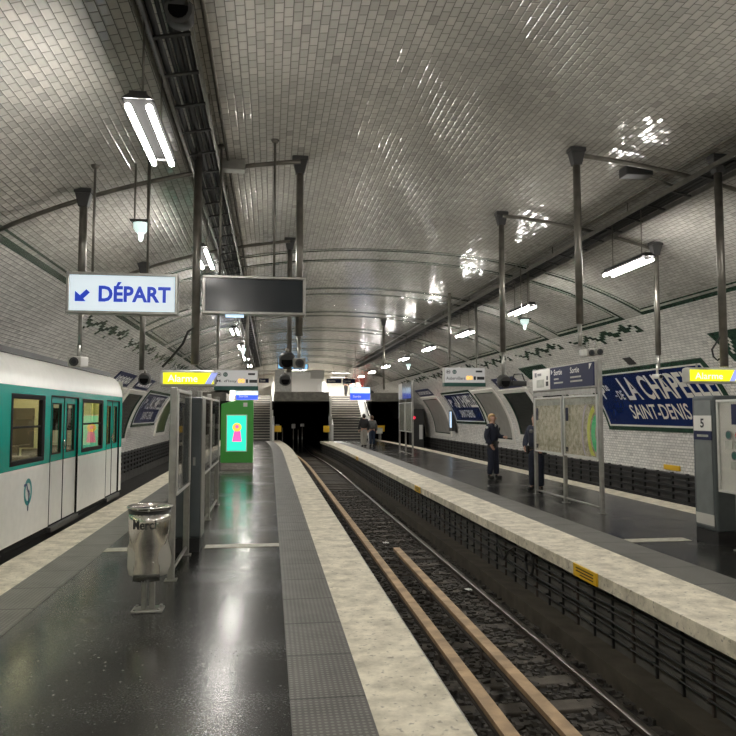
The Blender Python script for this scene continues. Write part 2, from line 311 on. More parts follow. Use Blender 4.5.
# text -> mesh data (flat, in metres; optional extrusion) with a mapping function
def text_data(s, size, bold=0., depth=.004, width=None, space=1.):
    cu = bpy.data.curves.new('t', 'FONT'); cu.body = s; cu.size = size; cu.offset = bold; cu.extrude = depth/2; cu.space_character = space
    cu.align_x = 'LEFT'; cu.resolution_u = 3
    o = bpy.data.objects.new('t', cu); C.objects.link(o); dg = bpy.context.evaluated_depsgraph_get(); dg.update()
    me = bpy.data.meshes.new_from_object(o.evaluated_get(dg)); bpy.data.objects.remove(o)
    vs = [tuple(v.co) for v in me.vertices]; fs = [tuple(p.vertices) for p in me.polygons]; bpy.data.meshes.remove(me)
    x0 = min(v[0] for v in vs); x1 = max(v[0] for v in vs); y0 = min(v[1] for v in vs); y1 = max(v[1] for v in vs)
    return vs, fs, (x0, x1, y0, y1)
def text_fit(mb, s, fn, w, h, bold=0., depth=.004):
    """text filling a w x h box; fn maps (x,y,z) of that box to the world"""
    vs, fs, (x0, x1, y0, y1) = text_data(s, 1., bold, 0.)
    kx = w/(x1-x0); ky = h/(y1-y0)
    d = depth
    mb.add([fn((v[0]-x0)*kx, (v[1]-y0)*ky, d) for v in vs], fs)
    return mb
# ---------------------------------------------------------------- vault profile (a flattened arch over three tracks and two platforms)
VC, VA, VZ, VB, VN = 2.25, 7.85, .2, 4.75, 2.2
PR = []
for i in range(801):
    th = PI*i/800; c, s_ = math.cos(th), math.sin(th)
    PR.append((VC+VA*math.copysign(abs(c)**(2/VN), c), VZ+VB*abs(s_)**(2/VN)))
ARC = [0.]
for a, b in zip(PR, PR[1:]): ARC.append(ARC[-1]+math.dist(a, b))
SM = ARC[400]
ARC = [SM-a for a in ARC]            # +SM at the right foot, 0 at the crown, -SM at the left foot
def vpt(s, y, off=0.):
    s = max(-SM+1e-6, min(SM-1e-6, s)); lo, hi = 0, 800
    while hi-lo > 1:
        m = (lo+hi)//2
        if ARC[m] >= s: lo = m
        else: hi = m
    k = (ARC[lo]-s)/(ARC[lo]-ARC[hi]); p, q = PR[lo], PR[hi]
    x = p[0]+k*(q[0]-p[0]); z = p[1]+k*(q[1]-p[1]); dx, dz = q[0]-p[0], q[1]-p[1]; l = math.hypot(dx, dz)
    return (x-dz/l*off, y, z+dx/l*off)
def s_at(z=None, side=1, x=None):
    rng = range(0, 401) if side > 0 else range(400, 801)
    best = min(rng, key=lambda i: abs(PR[i][1]-z) if x is None else abs(PR[i][0]-x))
    return ARC[best]
def vz(x): u = abs(x-VC)/VA; return VZ+VB*max(0, 1-u**VN)**(1/VN)
def bend(y): return -.5*((min(y, 45)-30)/16)**2 if y > 30 else 0.
YA, YE, YB = -7., 45., 56.           # near end wall, face of the mezzanine, far wall
def vault_piece(name, sa, sb, n, m, y0=YA, y1=YB):
    mb = MB(); mb.smooth = True; uv = []
    for i in range(n+1):
        s = sa+(sb-sa)*i/n
        for y in (y0, y1): mb.v.append(vpt(s, y)); uv.append((y, s))
    for i in range(n): mb.face((2*i, 2*i+1, 2*i+3, 2*i+2))
    return struct(mb, name, m, uvf=lambda q, k: uv[k], recalc=False)
SH = s_at(x=VC+5.55)
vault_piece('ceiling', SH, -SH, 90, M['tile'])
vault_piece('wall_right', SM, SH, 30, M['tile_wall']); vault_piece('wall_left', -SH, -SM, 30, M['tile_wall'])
def wall_box(mb, y0, y1, s0, s1, o0, o1, ns=10):
    a = []
    for i in range(ns+1):
        s = s0+(s1-s0)*i/ns; a.append([vpt(s, y0, o0), vpt(s, y1, o0), vpt(s, y0, o1), vpt(s, y1, o1)])
    b = len(mb.v)
    for r in a: mb.v += r
    for i in range(ns):
        p, q = b+4*i, b+4*i+4
        mb.face((p+2, p+3, q+3, q+2)); mb.face((p, q, q+1, p+1)); mb.face((p, p+2, q+2, q)); mb.face((p+1, q+1, q+3, p+3))
    mb.face((b, b+1, b+3, b+2)); e = b+4*ns; mb.face((e, e+2, e+3, e+1)); return mb
# green tile borders of the bays, and the stepped garlands beneath them
mb = MB(); W1, W2 = .10, .035; k = 0
bays = [(-6.8, 13.75)]
y = 14.5
while y < 44.5: bays.append((y, y+3.55)); y += 4.25
for y0, y1 in bays:
    y1 = min(y1, 44.9)
    for inset, w in ((0, W1), (.17, W2)):
        for (a, b) in ((y0+inset, y0+inset+w*.8), (y1-inset-w*.8, y1-inset)):
            if a > -6: wall_box(mb, a, b, SH-inset, -SH+inset, .001, .006, 70)
        for sd in (1, -1): wall_box(mb, y0+inset, y1-inset, sd*(SH-inset-w), sd*(SH-inset), .001, .007, 2)
g = struct(mb, 'trim_1', M['greendark'], 'green tile borders of the vault bays')
ZZ = ["....................#...", ".......#.....##....##.#.", "#.....###...####..####.#", ".##..##.##.##.####.##..#", "..####...###...##.....##", "....#.....#.............", "...#......#....#........"]
mb = MB()
for i, (y0, y1) in enumerate(bays):
    ya = 14.4+4.25*(i-1)
    if ya > 42 or i == 0: continue
    for sd in (1, -1):
        for r, row in enumerate(ZZ):
            for c, ch in enumerate(row):
                if ch == '#':
                    yy = ya+3.5-c*.15 if sd > 0 else ya+c*.15
                    s = SH+.12+r*.075
                    wall_box(mb, yy, yy+.148, sd*s, sd*(s+.073), .001, .006, 1)
struct(mb, 'trim_2', M['greendark'], 'stepped green tile garlands below the vault bays')
# lower dark walls beside the outer tracks
struct(B(10.1, 10.3, YA, YB, -.95, .235), 'wall_right_base', M['concrete']); struct(B(-5.8, -5.6, YA, YB, -.95, .235), 'wall_left_base', M['concrete'])
for nm, x0, x1, sgn in (('right', 10.1, 10.1, -1), ('left', -5.6, -5.6, 1)):
    mb = MB()
    for z, d in ((.16, .07), (.02, .05), (-.12, .09), (-.30, .06), (-.48, .1)):
        mb.box(min(x0, x0+sgn*d), max(x0, x0+sgn*d), YA, YE, z-.03, z+.03)
    for i in range(60):
        y = 6+i*.66; mb.box(min(x0, x0+sgn*.05), max(x0, x0+sgn*.05), y, y+.07, -.6, .22)
    struct(mb, 'trim_cable_band_'+nm, M['cable'], 'dark cable ledges along the foot of the '+nm+' wall')
# ---------------------------------------------------------------- platforms and track bed
def strip(x0, x1, z0, z1, y0=YA, y1=YE+11, step=2.):
    mb = MB(); ys = [y0]; 
    while ys[-1] < y1-1e-6: ys.append(min(y1, ys[-1]+(step if ys[-1] >= 27 else 3.)))
    b = 0
    for y in ys:
        d = bend(y); mb.v += [(x0+d, y, z0), (x1+d, y, z0), (x1+d, y, z1), (x0+d, y, z1)]
    for i in range(len(ys)-1):
        p, q = 4*i, 4*i+4
        for k in range(4): mb.face((p+k, p+(k+1) % 4, q+(k+1) % 4, q+k))
    mb.face((0, 3, 2, 1)); e = 4*(len(ys)-1); mb.face((e, e+1, e+2, e+3)); return mb
struct(strip(-10, 16, -1.2, -.98, step=20), 'trackbed', M['bed'])
def platform(xa, xb, side):
    struct(strip(xa+.46, xb-.46, -.95, 0., y1=46.), 'floor', M['floor'], 'dark glossy asphalt floor of the %s platform' % side)
    for x0, x1, t0, t1 in ((xa, xa+.5, xa+.5, xa+.95), (xb-.5, xb, xb-.95, xb-.5)):
        struct(strip(x0, x1, -.11, .004, y1=45.5), 'floor_edge', M['edge'], 'worn white edge strip of the %s platform' % side)
        struct(strip(t0, t1, -.05, .006, y1=44.2), 'floor_tactile', M['tactile'], 'grey studded warning strip of the %s platform' % side)
platform(-2.95, 1.08, 'left')
# right platform: its near edge strip is wider
struct(strip(3.9, 7.1, -.95, 0., y1=46.), 'floor', M['floor'], 'dark glossy asphalt floor of the right platform')
struct(strip(3.42, 4.15, -.13, .004, y1=43.4), 'floor_edge', M['edge'], 'wide worn white edge of the right platform above the middle track')
struct(strip(4.15, 4.70, -.05, .006, y1=43.4), 'floor_tactile', M['tactile'], 'grey studded strip of the right platform above the middle track')
struct(strip(7.1, 7.58, -.11, .004), 'floor_edge', M['edge'], 'white edge of the right platform facing the far wall')
struct(strip(3.58, 3.95, -.98, -.10, y1=43.4), 'wall_platform', M['concrete3'], 'dark concrete side of the right platform above the middle track')
struct(strip(.9, .99, -.98, -.10, y1=45.5), 'wall_platform', M['concrete'], 'dark side of the left platform')
struct(strip(3.30, 3.58, -.98, -.76), 'trim_ledge', M['ledge'], 'low concrete ledge at the foot of the right platform')
for (x0, x1, y, side) in ((-2.0, -1.12, 9.15, 'left'), (-.8, .13, 9.2, 'left'), (4.72, 5.56, 8.85, 'right')):
    struct(B(x0, x1, y-.11, y+.11, -.01, .006), 'floor_stripe', M['whiteline'], 'white stripe painted across the %s platform' % side)
# near end wall, behind the viewer
mb = MB(); pts = [(p[0], p[1]) for p in PR[::16]]; mb.prism(pts+[(-5.6, -1.), (10.1, -1.)], 'y', YA-.2, YA); struct(mb, 'wall_front', M['wallwhite'])
mb = MB(); mb.prism([p for p in pts if p[1] > 2.7], 'y', YB, YB+.2); struct(mb, 'wall_back', M['wallwhite'])
# ---------------------------------------------------------------- middle track
def rail(x, nm, lab):
    mb = MB(); ys = list(range(-6, 28, 6))+[28+2*i for i in range(16)]
    sect = [(-.065, -.98), (.065, -.98), (.06, -.955), (.012, -.945), (.012, -.915), (.038, -.905), (.038, -.872), (.032, -.866), (-.032, -.866), (-.038, -.872), (-.038, -.905), (-.012, -.915), (-.012, -.945), (-.06, -.955)]
    n = len(sect)
    for y in ys: mb.v += [(x+bend(y)+p[0], y, p[1]) for p in sect]
    for i in range(len(ys)-1):
        for k in range(n):
            mb.cur = 1 if k in (6, 7, 8) else 0
            mb.face((n*i+k, n*i+(k+1) % n, n*(i+1)+(k+1) % n, n*(i+1)+k))
    return tag(mb.build('rail', [M['rust'], M['rail']]), lab, 'rail')
rail(1.62, 'rail', 'steel running rail close under the left platform edge')
rail(3.05, 'rail', 'steel running rail with shiny head nearest the right platform wall')
def beam(x, y0, y1, lab):
    t = thing('third_rail_cover', lab, 'wooden board', (x, y0, -.98))
    mb = MB(); ys = [y0]
    while ys[-1] < y1-.1: ys.append(min(y1, ys[-1]+2.4))
    for a, b in zip(ys, ys[1:]):
        da, db = bend(a), bend(b)
        mb.hexa([(x-.055+da, a, -.79), (x+.055+da, a, -.79), (x+.055+db, b-.006, -.79), (x-.055+db, b-.006, -.79), (x-.06+da, a, -.735), (x+.06+da, a, -.735), (x+.06+db, b-.006, -.735), (x-.06+db, b-.006, -.735)])
    mb.build('board', M['beam'], t)
    k = y0+.8
    while k < min(y1, y0+36):
        B(x-.03+bend(k), x+.03+bend(k), k, k+.08, -.98, -.79).build('bracket', M['rust'], t); k += 2.4
    mb = MB(); mb.path([(x+bend(q), q, -.87) for q in ys], .028, 6); mb.build('conductor', M['rust'], t)
beam(1.83, -3., 42., 'long wooden board cover running the whole length of the middle track')
beam(2.29, -3., 12.7, 'short wooden board cover in the centre of the track, ending midway')
sl = MB().box(1.05, 3.6, 0, .22, -1.05, -.955).build('railway_sleeper', M['sleeper'], org=(2.3, .1, -1.0), bevel=.012)
tag(sl, 'dark wooden sleeper lying under the rails of the middle track', 'sleeper', 'sleepers of the middle track')
sl.location = (2.3, 2.6, -1.0)
for i in range(1, 68):
    c = sl.copy(); C.objects.link(c); c.location = (2.3+bend(2.6+i*.6)+random.uniform(-.02, .02), 2.6+i*.6+random.uniform(-.03, .03), -1.0+random.uniform(-.012, .012))
def stones(n, ya, yb, lab):
    mb = MB()
    for i in range(n):
        y = ya+(yb-ya)*random.random(); x = random.uniform(1.0, 3.32)+bend(y); r = random.uniform(.018, .042)
        c = Vector((x, y, -.985+random.uniform(0, .035)))
        vs = [c+Vector((sx*r*random.uniform(.5, 1.2), sy*r*random.uniform(.5, 1.2), sz*r*random.uniform(.4, .9))) for sx, sy, sz in ((-1,-1,-1),(1,-1,-1),(1,1,-1),(-1,1,-1),(-1,-1,1),(1,-1,1),(1,1,1),(-1,1,1))]
        mb.hexa(vs)
    return tag(mb.build('ballast', M['stone']), lab, 'ballast', kind='stuff')
stones(9000, 3.2, 24., 'dark stone ballast spread between the rails of the middle track')
for i, (x, y, r, lab) in enumerate(((1.28, 15.2, .17, 'large crumpled white paper lying between platform edge and board'), (2.35, 14.2, .06, 'small white paper scrap lying on the ballast between the rails'), (1.35, 33., .10, 'white litter on the far ballast near the tunnel mouth'), (2.95, 10.3, .05, 'tiny pale litter scrap beside the shiny rail'), (1.3, 20.5, .06, 'white scrap of litter by the left platform wall, far along'))):
    mb = MB(); n = 9
    for j in range(n):
        for k in range(n): mb.v.append((x+(j/(n-1)-.5)*2*r, y+(k/(n-1)-.5)*2.2*r, -.93+random.uniform(0, r*.35)))
    for j in range(n-1):
        for k in range(n-1): mb.face((j*n+k, j*n+k+1, (j+1)*n+k+1, (j+1)*n+k))
    tag(mb.build('crumpled_paper', M['paper'], org=(x, y, -.95)), lab, 'litter')
tag(MB().lathe([(0, .0065), (.028, .007), (.026, .012), (.012, .016), (0, .017)], 5.05, 15.9, 10).build('crumpled_paper', M['paper'], org=(5.05, 15.9, .006)), 'tiny white scrap of paper on the right platform floor', 'litter')
# cable rack along the side of the right platform
t = thing('cable_rack', 'black rack of cables and brackets along the side of the right platform', 'cables', (3.58, 4., -.98))
for i, z in enumerate((-.24, -.31, -.38, -.47, -.54, -.63)):
    pts = []; y = 3.
    while y < 44: pts.append((3.545-(.02 if i % 2 else 0)+bend(y), y, z+random.uniform(-.012, .012))); y += .9
    MB().path(pts, .011 if i % 3 else .016, 6).build('cable', M['cable'], t)
pts = []; y = 3.
while y < 44: pts.append((3.53+bend(y), y, -.2+.035*math.sin(y*3.)+random.uniform(-.015, .015))); y += .3
MB().path(pts, .009, 5).build('cable', M['cable'], t)
MB().path([(3.55, 10.9, -.14), (3.50, 10.6, -.3), (3.50, 10.3, -.5), (3.5, 10.1, -.34), (3.5, 9.8, -.22), (3.5, 9.3, -.2)], .014, 6).build('cable', M['cable'], t)
MB().path([(3.50, 9.25+.14*math.cos(a*PI/9), -.34+.15*math.sin(a*PI/9)) for a in range(19)], .02, 6).build('cable_coil', M['cable'], t)
for i in range(96):
    y = 4.1+i*.42; d = bend(y)
    MB().box(3.555+d, 3.585+d, y, y+.022, -.76, -.13).box(3.515+d, 3.556+d, y, y+.022, -.64, -.61).box(3.515+d, 3.556+d, y, y+.022, -.39, -.37).build('bracket', M['cable'] if i % 3 else M['rust'], t)
for i, (y0, y1, lab) in enumerate(((7.05, 7.62, 'nearest yellow warning plate with fine print on right platform edge'), (15.8, 16.35, 'middle yellow warning plate on the right platform edge'), (27.2, 27.8, 'farthest yellow warning plate on the right platform edge'))):
    t = thing('warning_plate', lab, 'sign', (3.40, y0, -.13), 'yellow plates on the platform edge')
    B(3.395, 3.418, y0, y1, -.125, .012).build('plate', M['yplate'], t, bevel=.004)
    mb = MB()
    for k in range(3): mb.box(3.392, 3.395, y0+.07, y1-.08-.1*(k == 2), -.03-.032*k, -.018-.032*k)
    mb.build('printed_lines', M['ink'], t)
# ---------------------------------------------------------------- far end: stairs, mezzanine, tunnel mouths
ZM = 2.98
def stair(x0, x1, y0):
    mb = MB(); n = 9; tr = .28; rs = ZM/18; y = y0
    for i in range(18):
        if i == 9: y += 1.1
        mb.cur = 0; mb.box(x0, x1, y, YB if i == 17 else y+tr+(1.1 if i == 8 else 0)+.02, 0, (i+1)*rs)
        mb.cur = 1; mb.box(x0+.01, x1-.01, y-.012, y-.002, i*rs+.005, (i+1)*rs-.045)
        y += tr
    return struct(mb, 'floor_stairs', [M['step'], M['stepnose']], recalc=True)
stair(-2.5, .1, 44.2); stair(3.95, 6.2, 44.2)
struct(B(.25, 3.75, YE, YB, 2.5, ZM).box(6.5, 10.2, YE, YB, 2.5, ZM).box(-5.7, -2.75, YE, YB, 2.5, ZM), 'floor_mezzanine', M['concrete2'])
struct(B(.25, 3.75, YE-.02, YE, 2.5, 3.1).box(6.5, 10.2, YE-.02, YE, 2.5, 3.05).box(-5.7, -2.75, YE-.02, YE, 2.5, 3.05), 'trim_lintel', M['concrete2'], 'grey concrete lintels over the tunnel mouths')
for x0, x1, y0 in ((.1, .27, 43.9), (3.72, 3.95, 43.9), (6.2, 6.42, 43.9), (-2.72, -2.5, 43.9)):
    mb = MB().prism([(y0, 0), (y0, 1.0), (y0+.3, 1.15), (50.2, ZM+1.), (YB, ZM+1.), (YB, 0)], 'x', x0, x1)
    struct(mb, 'wall_stair', M['ribbed'], 'pale grey parapet wall beside a staircase')
for x, lab in ((.18, 'grey tube handrail of the left stairs beside the middle tunnel mouth'), (3.84, 'grey tube handrail of the right stairs beside the middle tunnel mouth'), (6.31, 'grey tube handrail along the outer side of the right stairs')):
    t = thing('handrail', lab, 'handrail', (x, 43.9, 1.))
    MB().path([(x, 43.95, 1.35), (x, 44.2, 1.5), (x, 50.2, ZM+1.35), (x, 53., ZM+1.35)], .04, 8).build('tube', M['galv'], t)
    for yy in (43.98, 46., 48., 50.): B(x-.02, x+.02, yy, yy+.04, 1.0+max(0, (yy-44.2))*.33, 1.37+max(0, (yy-44.2))*.33).build('post', M['galv'], t)
struct(MB().box(.0, .12, 43.7, 43.82, 0, 2.75).box(3.68, 3.80, 43.7, 43.82, 0, 2.75), 'trim_post', M['galv'], 'grey metal posts either side of the middle tunnel mouth')
t = thing('parapet_screen', 'pale ribbed metal screen above the middle tunnel mouth', 'screen', (2., YE+.05, ZM))
mb = MB()
for i in range(24): mb.box(.30+i*.125, .30+i*.125+.105, YE+.05, YE+.10, ZM+.1, 4.45)
mb.build('ribbed_panel', M['ribbed'], t); B(.28, 1.35, YE+.0, YE+.05, ZM+.12, 4.5).build('grey_panel', M['galv'], t)
B(2.55, 3.45, YE, YE+.05, 3.95, 4.5).build('grey_panel', M['cream'], t); MB().tube((-1., YE+.03, 4.42), (4.2, YE+.03, 4.42), .025).build('top_rail', M['galv'], t)
t = thing('information_screen', 'pale blue lit screen under the vault above the tunnel mouth', 'screen', (1.4, YE, 4.6))
B(.45, 2.4, YE-.1, YE+.05, 4.55, 4.90).build('casing', M['darkgrey'], t); B(.5, 2.35, YE-.115, YE-.1, 4.59, 4.86).build('display', M['skylit'], t)
# tunnels beyond the mouths
def tunnel(x0, x1):
    mb = MB(); y1 = 75.
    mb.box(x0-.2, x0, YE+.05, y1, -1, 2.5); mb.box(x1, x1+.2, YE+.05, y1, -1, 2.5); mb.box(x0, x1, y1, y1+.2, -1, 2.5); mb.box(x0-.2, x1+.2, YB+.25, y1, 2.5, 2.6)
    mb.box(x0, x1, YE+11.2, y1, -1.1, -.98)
    struct(mb, 'wall_tunnel', M['near_black'])  # one near-black colour for the whole tunnel lining
tunnel(.27, 3.72); tunnel(6.5, 9.95); tunnel(-5.5, -2.75)
t = thing('tunnel_pipes', 'dim grey pipes and boxes on the wall inside the middle tunnel', 'pipes', (2., 48., -.98))
for i in range(5): MB().tube(([.5, .85, 1.6, 1.95, 2.25][i], 47.5+i*.5, -.98), ([.5, .85, 1.6, 1.95, 2.25][i], 47.5+i*.5, .6+.15*(i % 3)), .035).build('pipe', M['galv'], t)
for i in range(3): B(*((.38, .63), (1.48, 1.73), (2.12, 2.38))[i], *((47.4, 47.6), (48.4, 48.6), (49.4, 49.6))[i], .60+.1*i, 1.0).build('box', M['cream'], t)
tag(B(.271, .72, 44.5, 44.6, .55, .95).build('warning_box', M['yplate'], org=(.5, 44.5, .5), bevel=.02), 'yellow box sign on the left side of the middle tunnel mouth', 'sign')
tag(B(3.3, 3.681, 43.71, 43.79, .55, .95).build('warning_box', M['yplate'], org=(3.5, 43.6, .5), bevel=.02), 'yellow box sign on the right side of the middle tunnel mouth', 'sign')
t = thing('warning_box', 'yellow box sign on a stand before the right track tunnel mouth', 'sign', (7.0, 44.5, 0)); B(6.8, 7.3, 44.5, 44.6, .55, .95).build('box', M['yplate'], t, bevel=.02); B(7.02, 7.07, 44.52, 44.57, 0, .55).build('stand', M['galv'], t)
# ---------------------------------------------------------------- wall signs and poster frames
def fn_wall(side, ystart, s_top, off):
    """text box coordinates -> wall: x runs along the reading direction, y up the wall"""
    def f(x, y, z): return vpt(side*(s_top-y) if side > 0 else -(s_top-y), ystart-side*x, off+z)
    return f
def sA(z, side): return abs(s_at(z, side))
def poster(side, y0, y1, z0, z1, panel, label, header=None, group='curved poster frames on the tiled walls'):
    a, b = sA(z0, side), sA(z1, side)
    m = vpt(side*(a+b)/2, (y0+y1)/2)
    t = thing('poster_frame', label, 'poster', m, group)
    w = .16; mb = MB()
    wall_box(mb, y0, y1, side*a, side*(a-w), 0, .06, 3); wall_box(mb, y0, y1, side*(b+w), side*b, 0, .06, 3)
    wall_box(mb, y0, y0+w*1.3, side*(a-w), side*(b+w), 0, .06, 12); wall_box(mb, y1-w*1.3, y1, side*(a-w), side*(b+w), 0, .06, 12)
    mb.build('white_border', M['enamel'], t)
    g = .05; mb = MB(); c, d, e, f = y0+w*1.3, y1-w*1.3, a-w, b+w
    wall_box(mb, c, d, side*e, side*(e-g), 0, .05, 2); wall_box(mb, c, d, side*(f+g), side*f, 0, .05, 2)
    wall_box(mb, c, c+g, side*e, side*f, 0, .05, 12); wall_box(mb, d-g, d, side*e, side*f, 0, .05, 12)
    mb.build('green_moulding', M['greendark'], t)
    wall_box(MB(), c+g, d-g, side*(e-g), side*(f+g), 0, .02, 12).build('sheet', M[panel], t)
    if header:
        h0, h1 = sA(z1+.05, side), sA(z1+.42, side)
        p = wall_box(MB(), y0+.25, y1-.25, side*h0, side*h1, 0, .03, 4).build('header_panel', M['navy' if header == 'navy' else 'greendark'], t)
        if header == 'navy':
            mb = MB(); n = 9; wy = (y1-y0-.9)/n; hh = (h0-h1)
            for i in range(n):
                yy = y0+.45+i*wy
                wall_box(mb, yy, yy+wy*.35, side*(h0-hh*.2), side*(h1+hh*(.25+.2*(i % 2))), .03, .036, 2)
                wall_box(mb, yy, yy+wy*.8, side*(h0-hh*(.3+.25*(i % 2))), side*(h0-hh*(.42+.25*(i % 2))), .03, .036, 1)
            mb.build('white_ornament', M['whiteink'], p)
    return t
def station_sign(side, y0, y1, z0, z1, label):
    a, b = sA(z0, side), sA(z1, side); m = vpt(side*(a+b)/2, (y0+y1)/2)
    t = thing('station_name_sign', label, 'sign', m, 'blue enamel station name signs')
    g = .12; w = .045
    mb = MB(); wall_box(mb, y0-g, y1+g, side*(a+g), side*a, 0, .035, 3); wall_box(mb, y0-g, y1+g, side*b, side*(b-g), 0, .035, 3)
    wall_box(mb, y0-g, y0, side*a, side*b, 0, .035, 10); wall_box(mb, y1, y1+g, side*a, side*b, 0, .035, 10)
    mb.build('green_frame', M['greendark'], t)
    mb = MB(); wall_box(mb, y0, y1, side*a, side*(a-w), 0, .04, 2); wall_box(mb, y0, y1, side*(b+w), side*b, 0, .04, 2)
    wall_box(mb, y0, y0+w, side*(a-w), side*(b+w), 0, .04, 10); wall_box(mb, y1-w, y1, side*(a-w), side*(b+w), 0, .04, 10)
    mb.build('white_border', M['enamel'], t)
    wall_box(MB(), y0+w, y1-w, side*(a-w), side*(b+w), 0, .025, 14).build('blue_panel', M['blue'], t)
    L = y1-y0; H = a-b; ys = y1 if side > 0 else y0
    def put(s, fx, fy, fw, fh, bold=.02):
        base = a-fy*H
        mb = MB(); text_fit(mb, s, fn_wall(side, ys-side*fx*L, base, .026), fw*L, fh*H, bold, .002)
        mb.build('lettering', M['enamel'], t)
    put('P', .075, .50, .045, .30); put('te', .125, .66, .05, .14)
    put('-', .19, .535, .02, .03, .02); put('DE', .22, .48, .055, .17)
    put('LA CHAPELLE', .305, .46, .68, .44, .02)
    put('SAINT-DENIS', .262, .13, .475, .25, .012)
    return t
R_, L_ = 1, -1
station_sign(R_, 13.75, 19.45, 1.35, 2.78, 'big blue LA CHAPELLE SAINT-DENIS name sign beside the grey pillar')
station_sign(R_, 31.6, 36.6, 1.32, 2.72, 'small-looking distant blue name sign on the right wall behind the policewoman')
station_sign(L_, 29.0, 34.4, 1.27, 2.55, 'distant blue name sign on the left wall beyond the train')
poster(R_, 21.0, 23.6, .55, 2.85, 'posterdark', 'dark poster in curved white frame partly behind the map panel', 'green')
poster(R_, 24.4, 27.4, .72, 2.65, 'posterdark', 'dark framed poster behind the officer beside the map panel', 'navy')
poster(R_, 28.0, 31.2, .45, 2.75, 'postergrey', 'blank grey poster frame right behind the policewoman')
poster(R_, 38.2, 42.2, .4, 2.7, 'postergrey', 'farthest grey poster frame on the right wall', 'navy')
poster(L_, 21.4, 24.4, .5, 2.55, 'posterdark', 'left wall poster frame closest to the train end', 'navy')
poster(L_, 25.0, 28.2, .6, 2.55, 'posterdark', 'dark left wall poster just before the blue name sign', 'navy')
poster(L_, 35.2, 38.4, .6, 2.5, 'postergreen', 'olive green left wall poster just past the blue name sign')
# the slanted green and black tile marks near the big sign
tag(wall_box(MB(), 16.15, 16.5, s_at(2.93), s_at(3.08), 0, .02, 2).build('wall_bracket', M['darkgrey'], org=vpt(s_at(3.0), 16.3)), 'small black bracket on the wall above the big name sign', 'bracket')
mb = MB(); s0 = s_at(2.72); s1 = s_at(3.27)
wall_box(mb, 8.5, 12.72, s0, s1, .001, .008, 4)
mb.cur = 1
for i in range(14):
    for k in range(4): wall_box(mb, 12.5-.3*i-.075*k, 12.57-.3*i-.075*k, s0+(s1-s0)*(.25+.13*k), s0+(s1-s0)*(.38+.13*k), .008, .010, 1)
struct(mb, 'trim_3', [M['greendark'], M['enamel']], 'stepped green tile corner on the right wall past the big sign')
tag(B(10.06, 10.1, 16.25, 16.95, .26, .39).build('marker_plate', M['yplate'], org=(10.08, 16.6, .3), bevel=.006), 'small yellow marker plate low on the right wall under the name sign', 'sign')
t = thing('wall_phone', 'small dark cabinet with pale blue lit screen on the far right wall', 'cabinet', (9.9, 36.9, .9))
B(9.72, 9.98, 36.9, 37.5, .75, 1.9).build('cabinet', M['darkgrey'], t, bevel=.01); B(9.70, 9.72, 36.95, 37.25, .95, 1.8).build('screen', M['paleblue'], t)
t = thing('signal_box', 'dark equipment box with a red signal light by the far right track', 'signal', (9.3, 43.5, -.95))
B(8.8, 9.6, 43.3, 44.2, -.95, 2.).build('cabinet', M['darkgrey'], t, bevel=.01); B(9.3, 9.52, 43.28, 43.3, .1, 1.0).build('door', M['ribbed'], t)
MB().tube((8.95, 43.2, 1.45), (8.95, 43.32, 1.45), .10, 12).build('red_lamp', M['redlamp'], t)
# ---------------------------------------------------------------- ceiling equipment
def tray(x, lab, loc='tray'):
    t = thing('cable_tray', lab, 'cable tray', (x, 4., vz(x)-.15))
    z = vz(x)-.16; y0, y1 = YA+.1, 42.5
    sl_ = (vz(x+.15)-vz(x-.15))/.3
    mb = MB()
    for d in (-.15, .15): mb.hexa([(x+d-.012, y0, z+d*sl_-.03), (x+d+.012, y0, z+d*sl_-.03), (x+d+.012, y1, z+d*sl_-.03), (x+d-.012, y1, z+d*sl_-.03), (x+d-.012, y0, z+d*sl_+.03), (x+d+.012, y0, z+d*sl_+.03), (x+d+.012, y1, z+d*sl_+.03), (x+d-.012, y1, z+d*sl_+.03)])
    mb.build('side_rail', M['post'], t)
    for i in range(70):
        y = 1+i*.6; mb = MB(); mb.hexa([(x-.15, y, z-.15*sl_-.02), (x+.15, y, z+.15*sl_-.02), (x+.15, y+.04, z+.15*sl_-.02), (x-.15, y+.04, z-.15*sl_-.02), (x-.15, y, z-.15*sl_-.005), (x+.15, y, z+.15*sl_-.005), (x+.15, y+.04, z+.15*sl_-.005), (x-.15, y+.04, z-.15*sl_-.005)])
        mb.build('rung', M['cable'], t)
    for i in range(16):
        y = 1.2+i*2.7; [MB().tube((x+d, y, z+d*sl_), (x+d, y, vz(x+d)), .01, 5).build('hanger', M['post'], t) for d in (-.15, .15)]
    for i, (d, r) in enumerate(((-.11, .026), (-.05, .018), (-.005, .03), (.05, .02), (.10, .024))):
        pts = []; y = y0
        while y < y1: pts.append((x+d+random.uniform(-.012, .012), y, z+d*sl_+.02+random.uniform(0, .02))); y += 1.7
        MB().path(pts, r, 6).build('cable', M['cable'], t)
    # clipped wires at the outside of the tray
    for d in (-.24, .23): MB().path([(x+d, y0, vz(x+d)-.025), (x+d, y1, vz(x+d)-.025)], .018, 6).build('conduit', M['post'], t)
tray(-.75, 'black cable tray under the vault above the left platform'); tray(5.22, 'black cable tray under the vault above the right platform')
ZL = 3.82
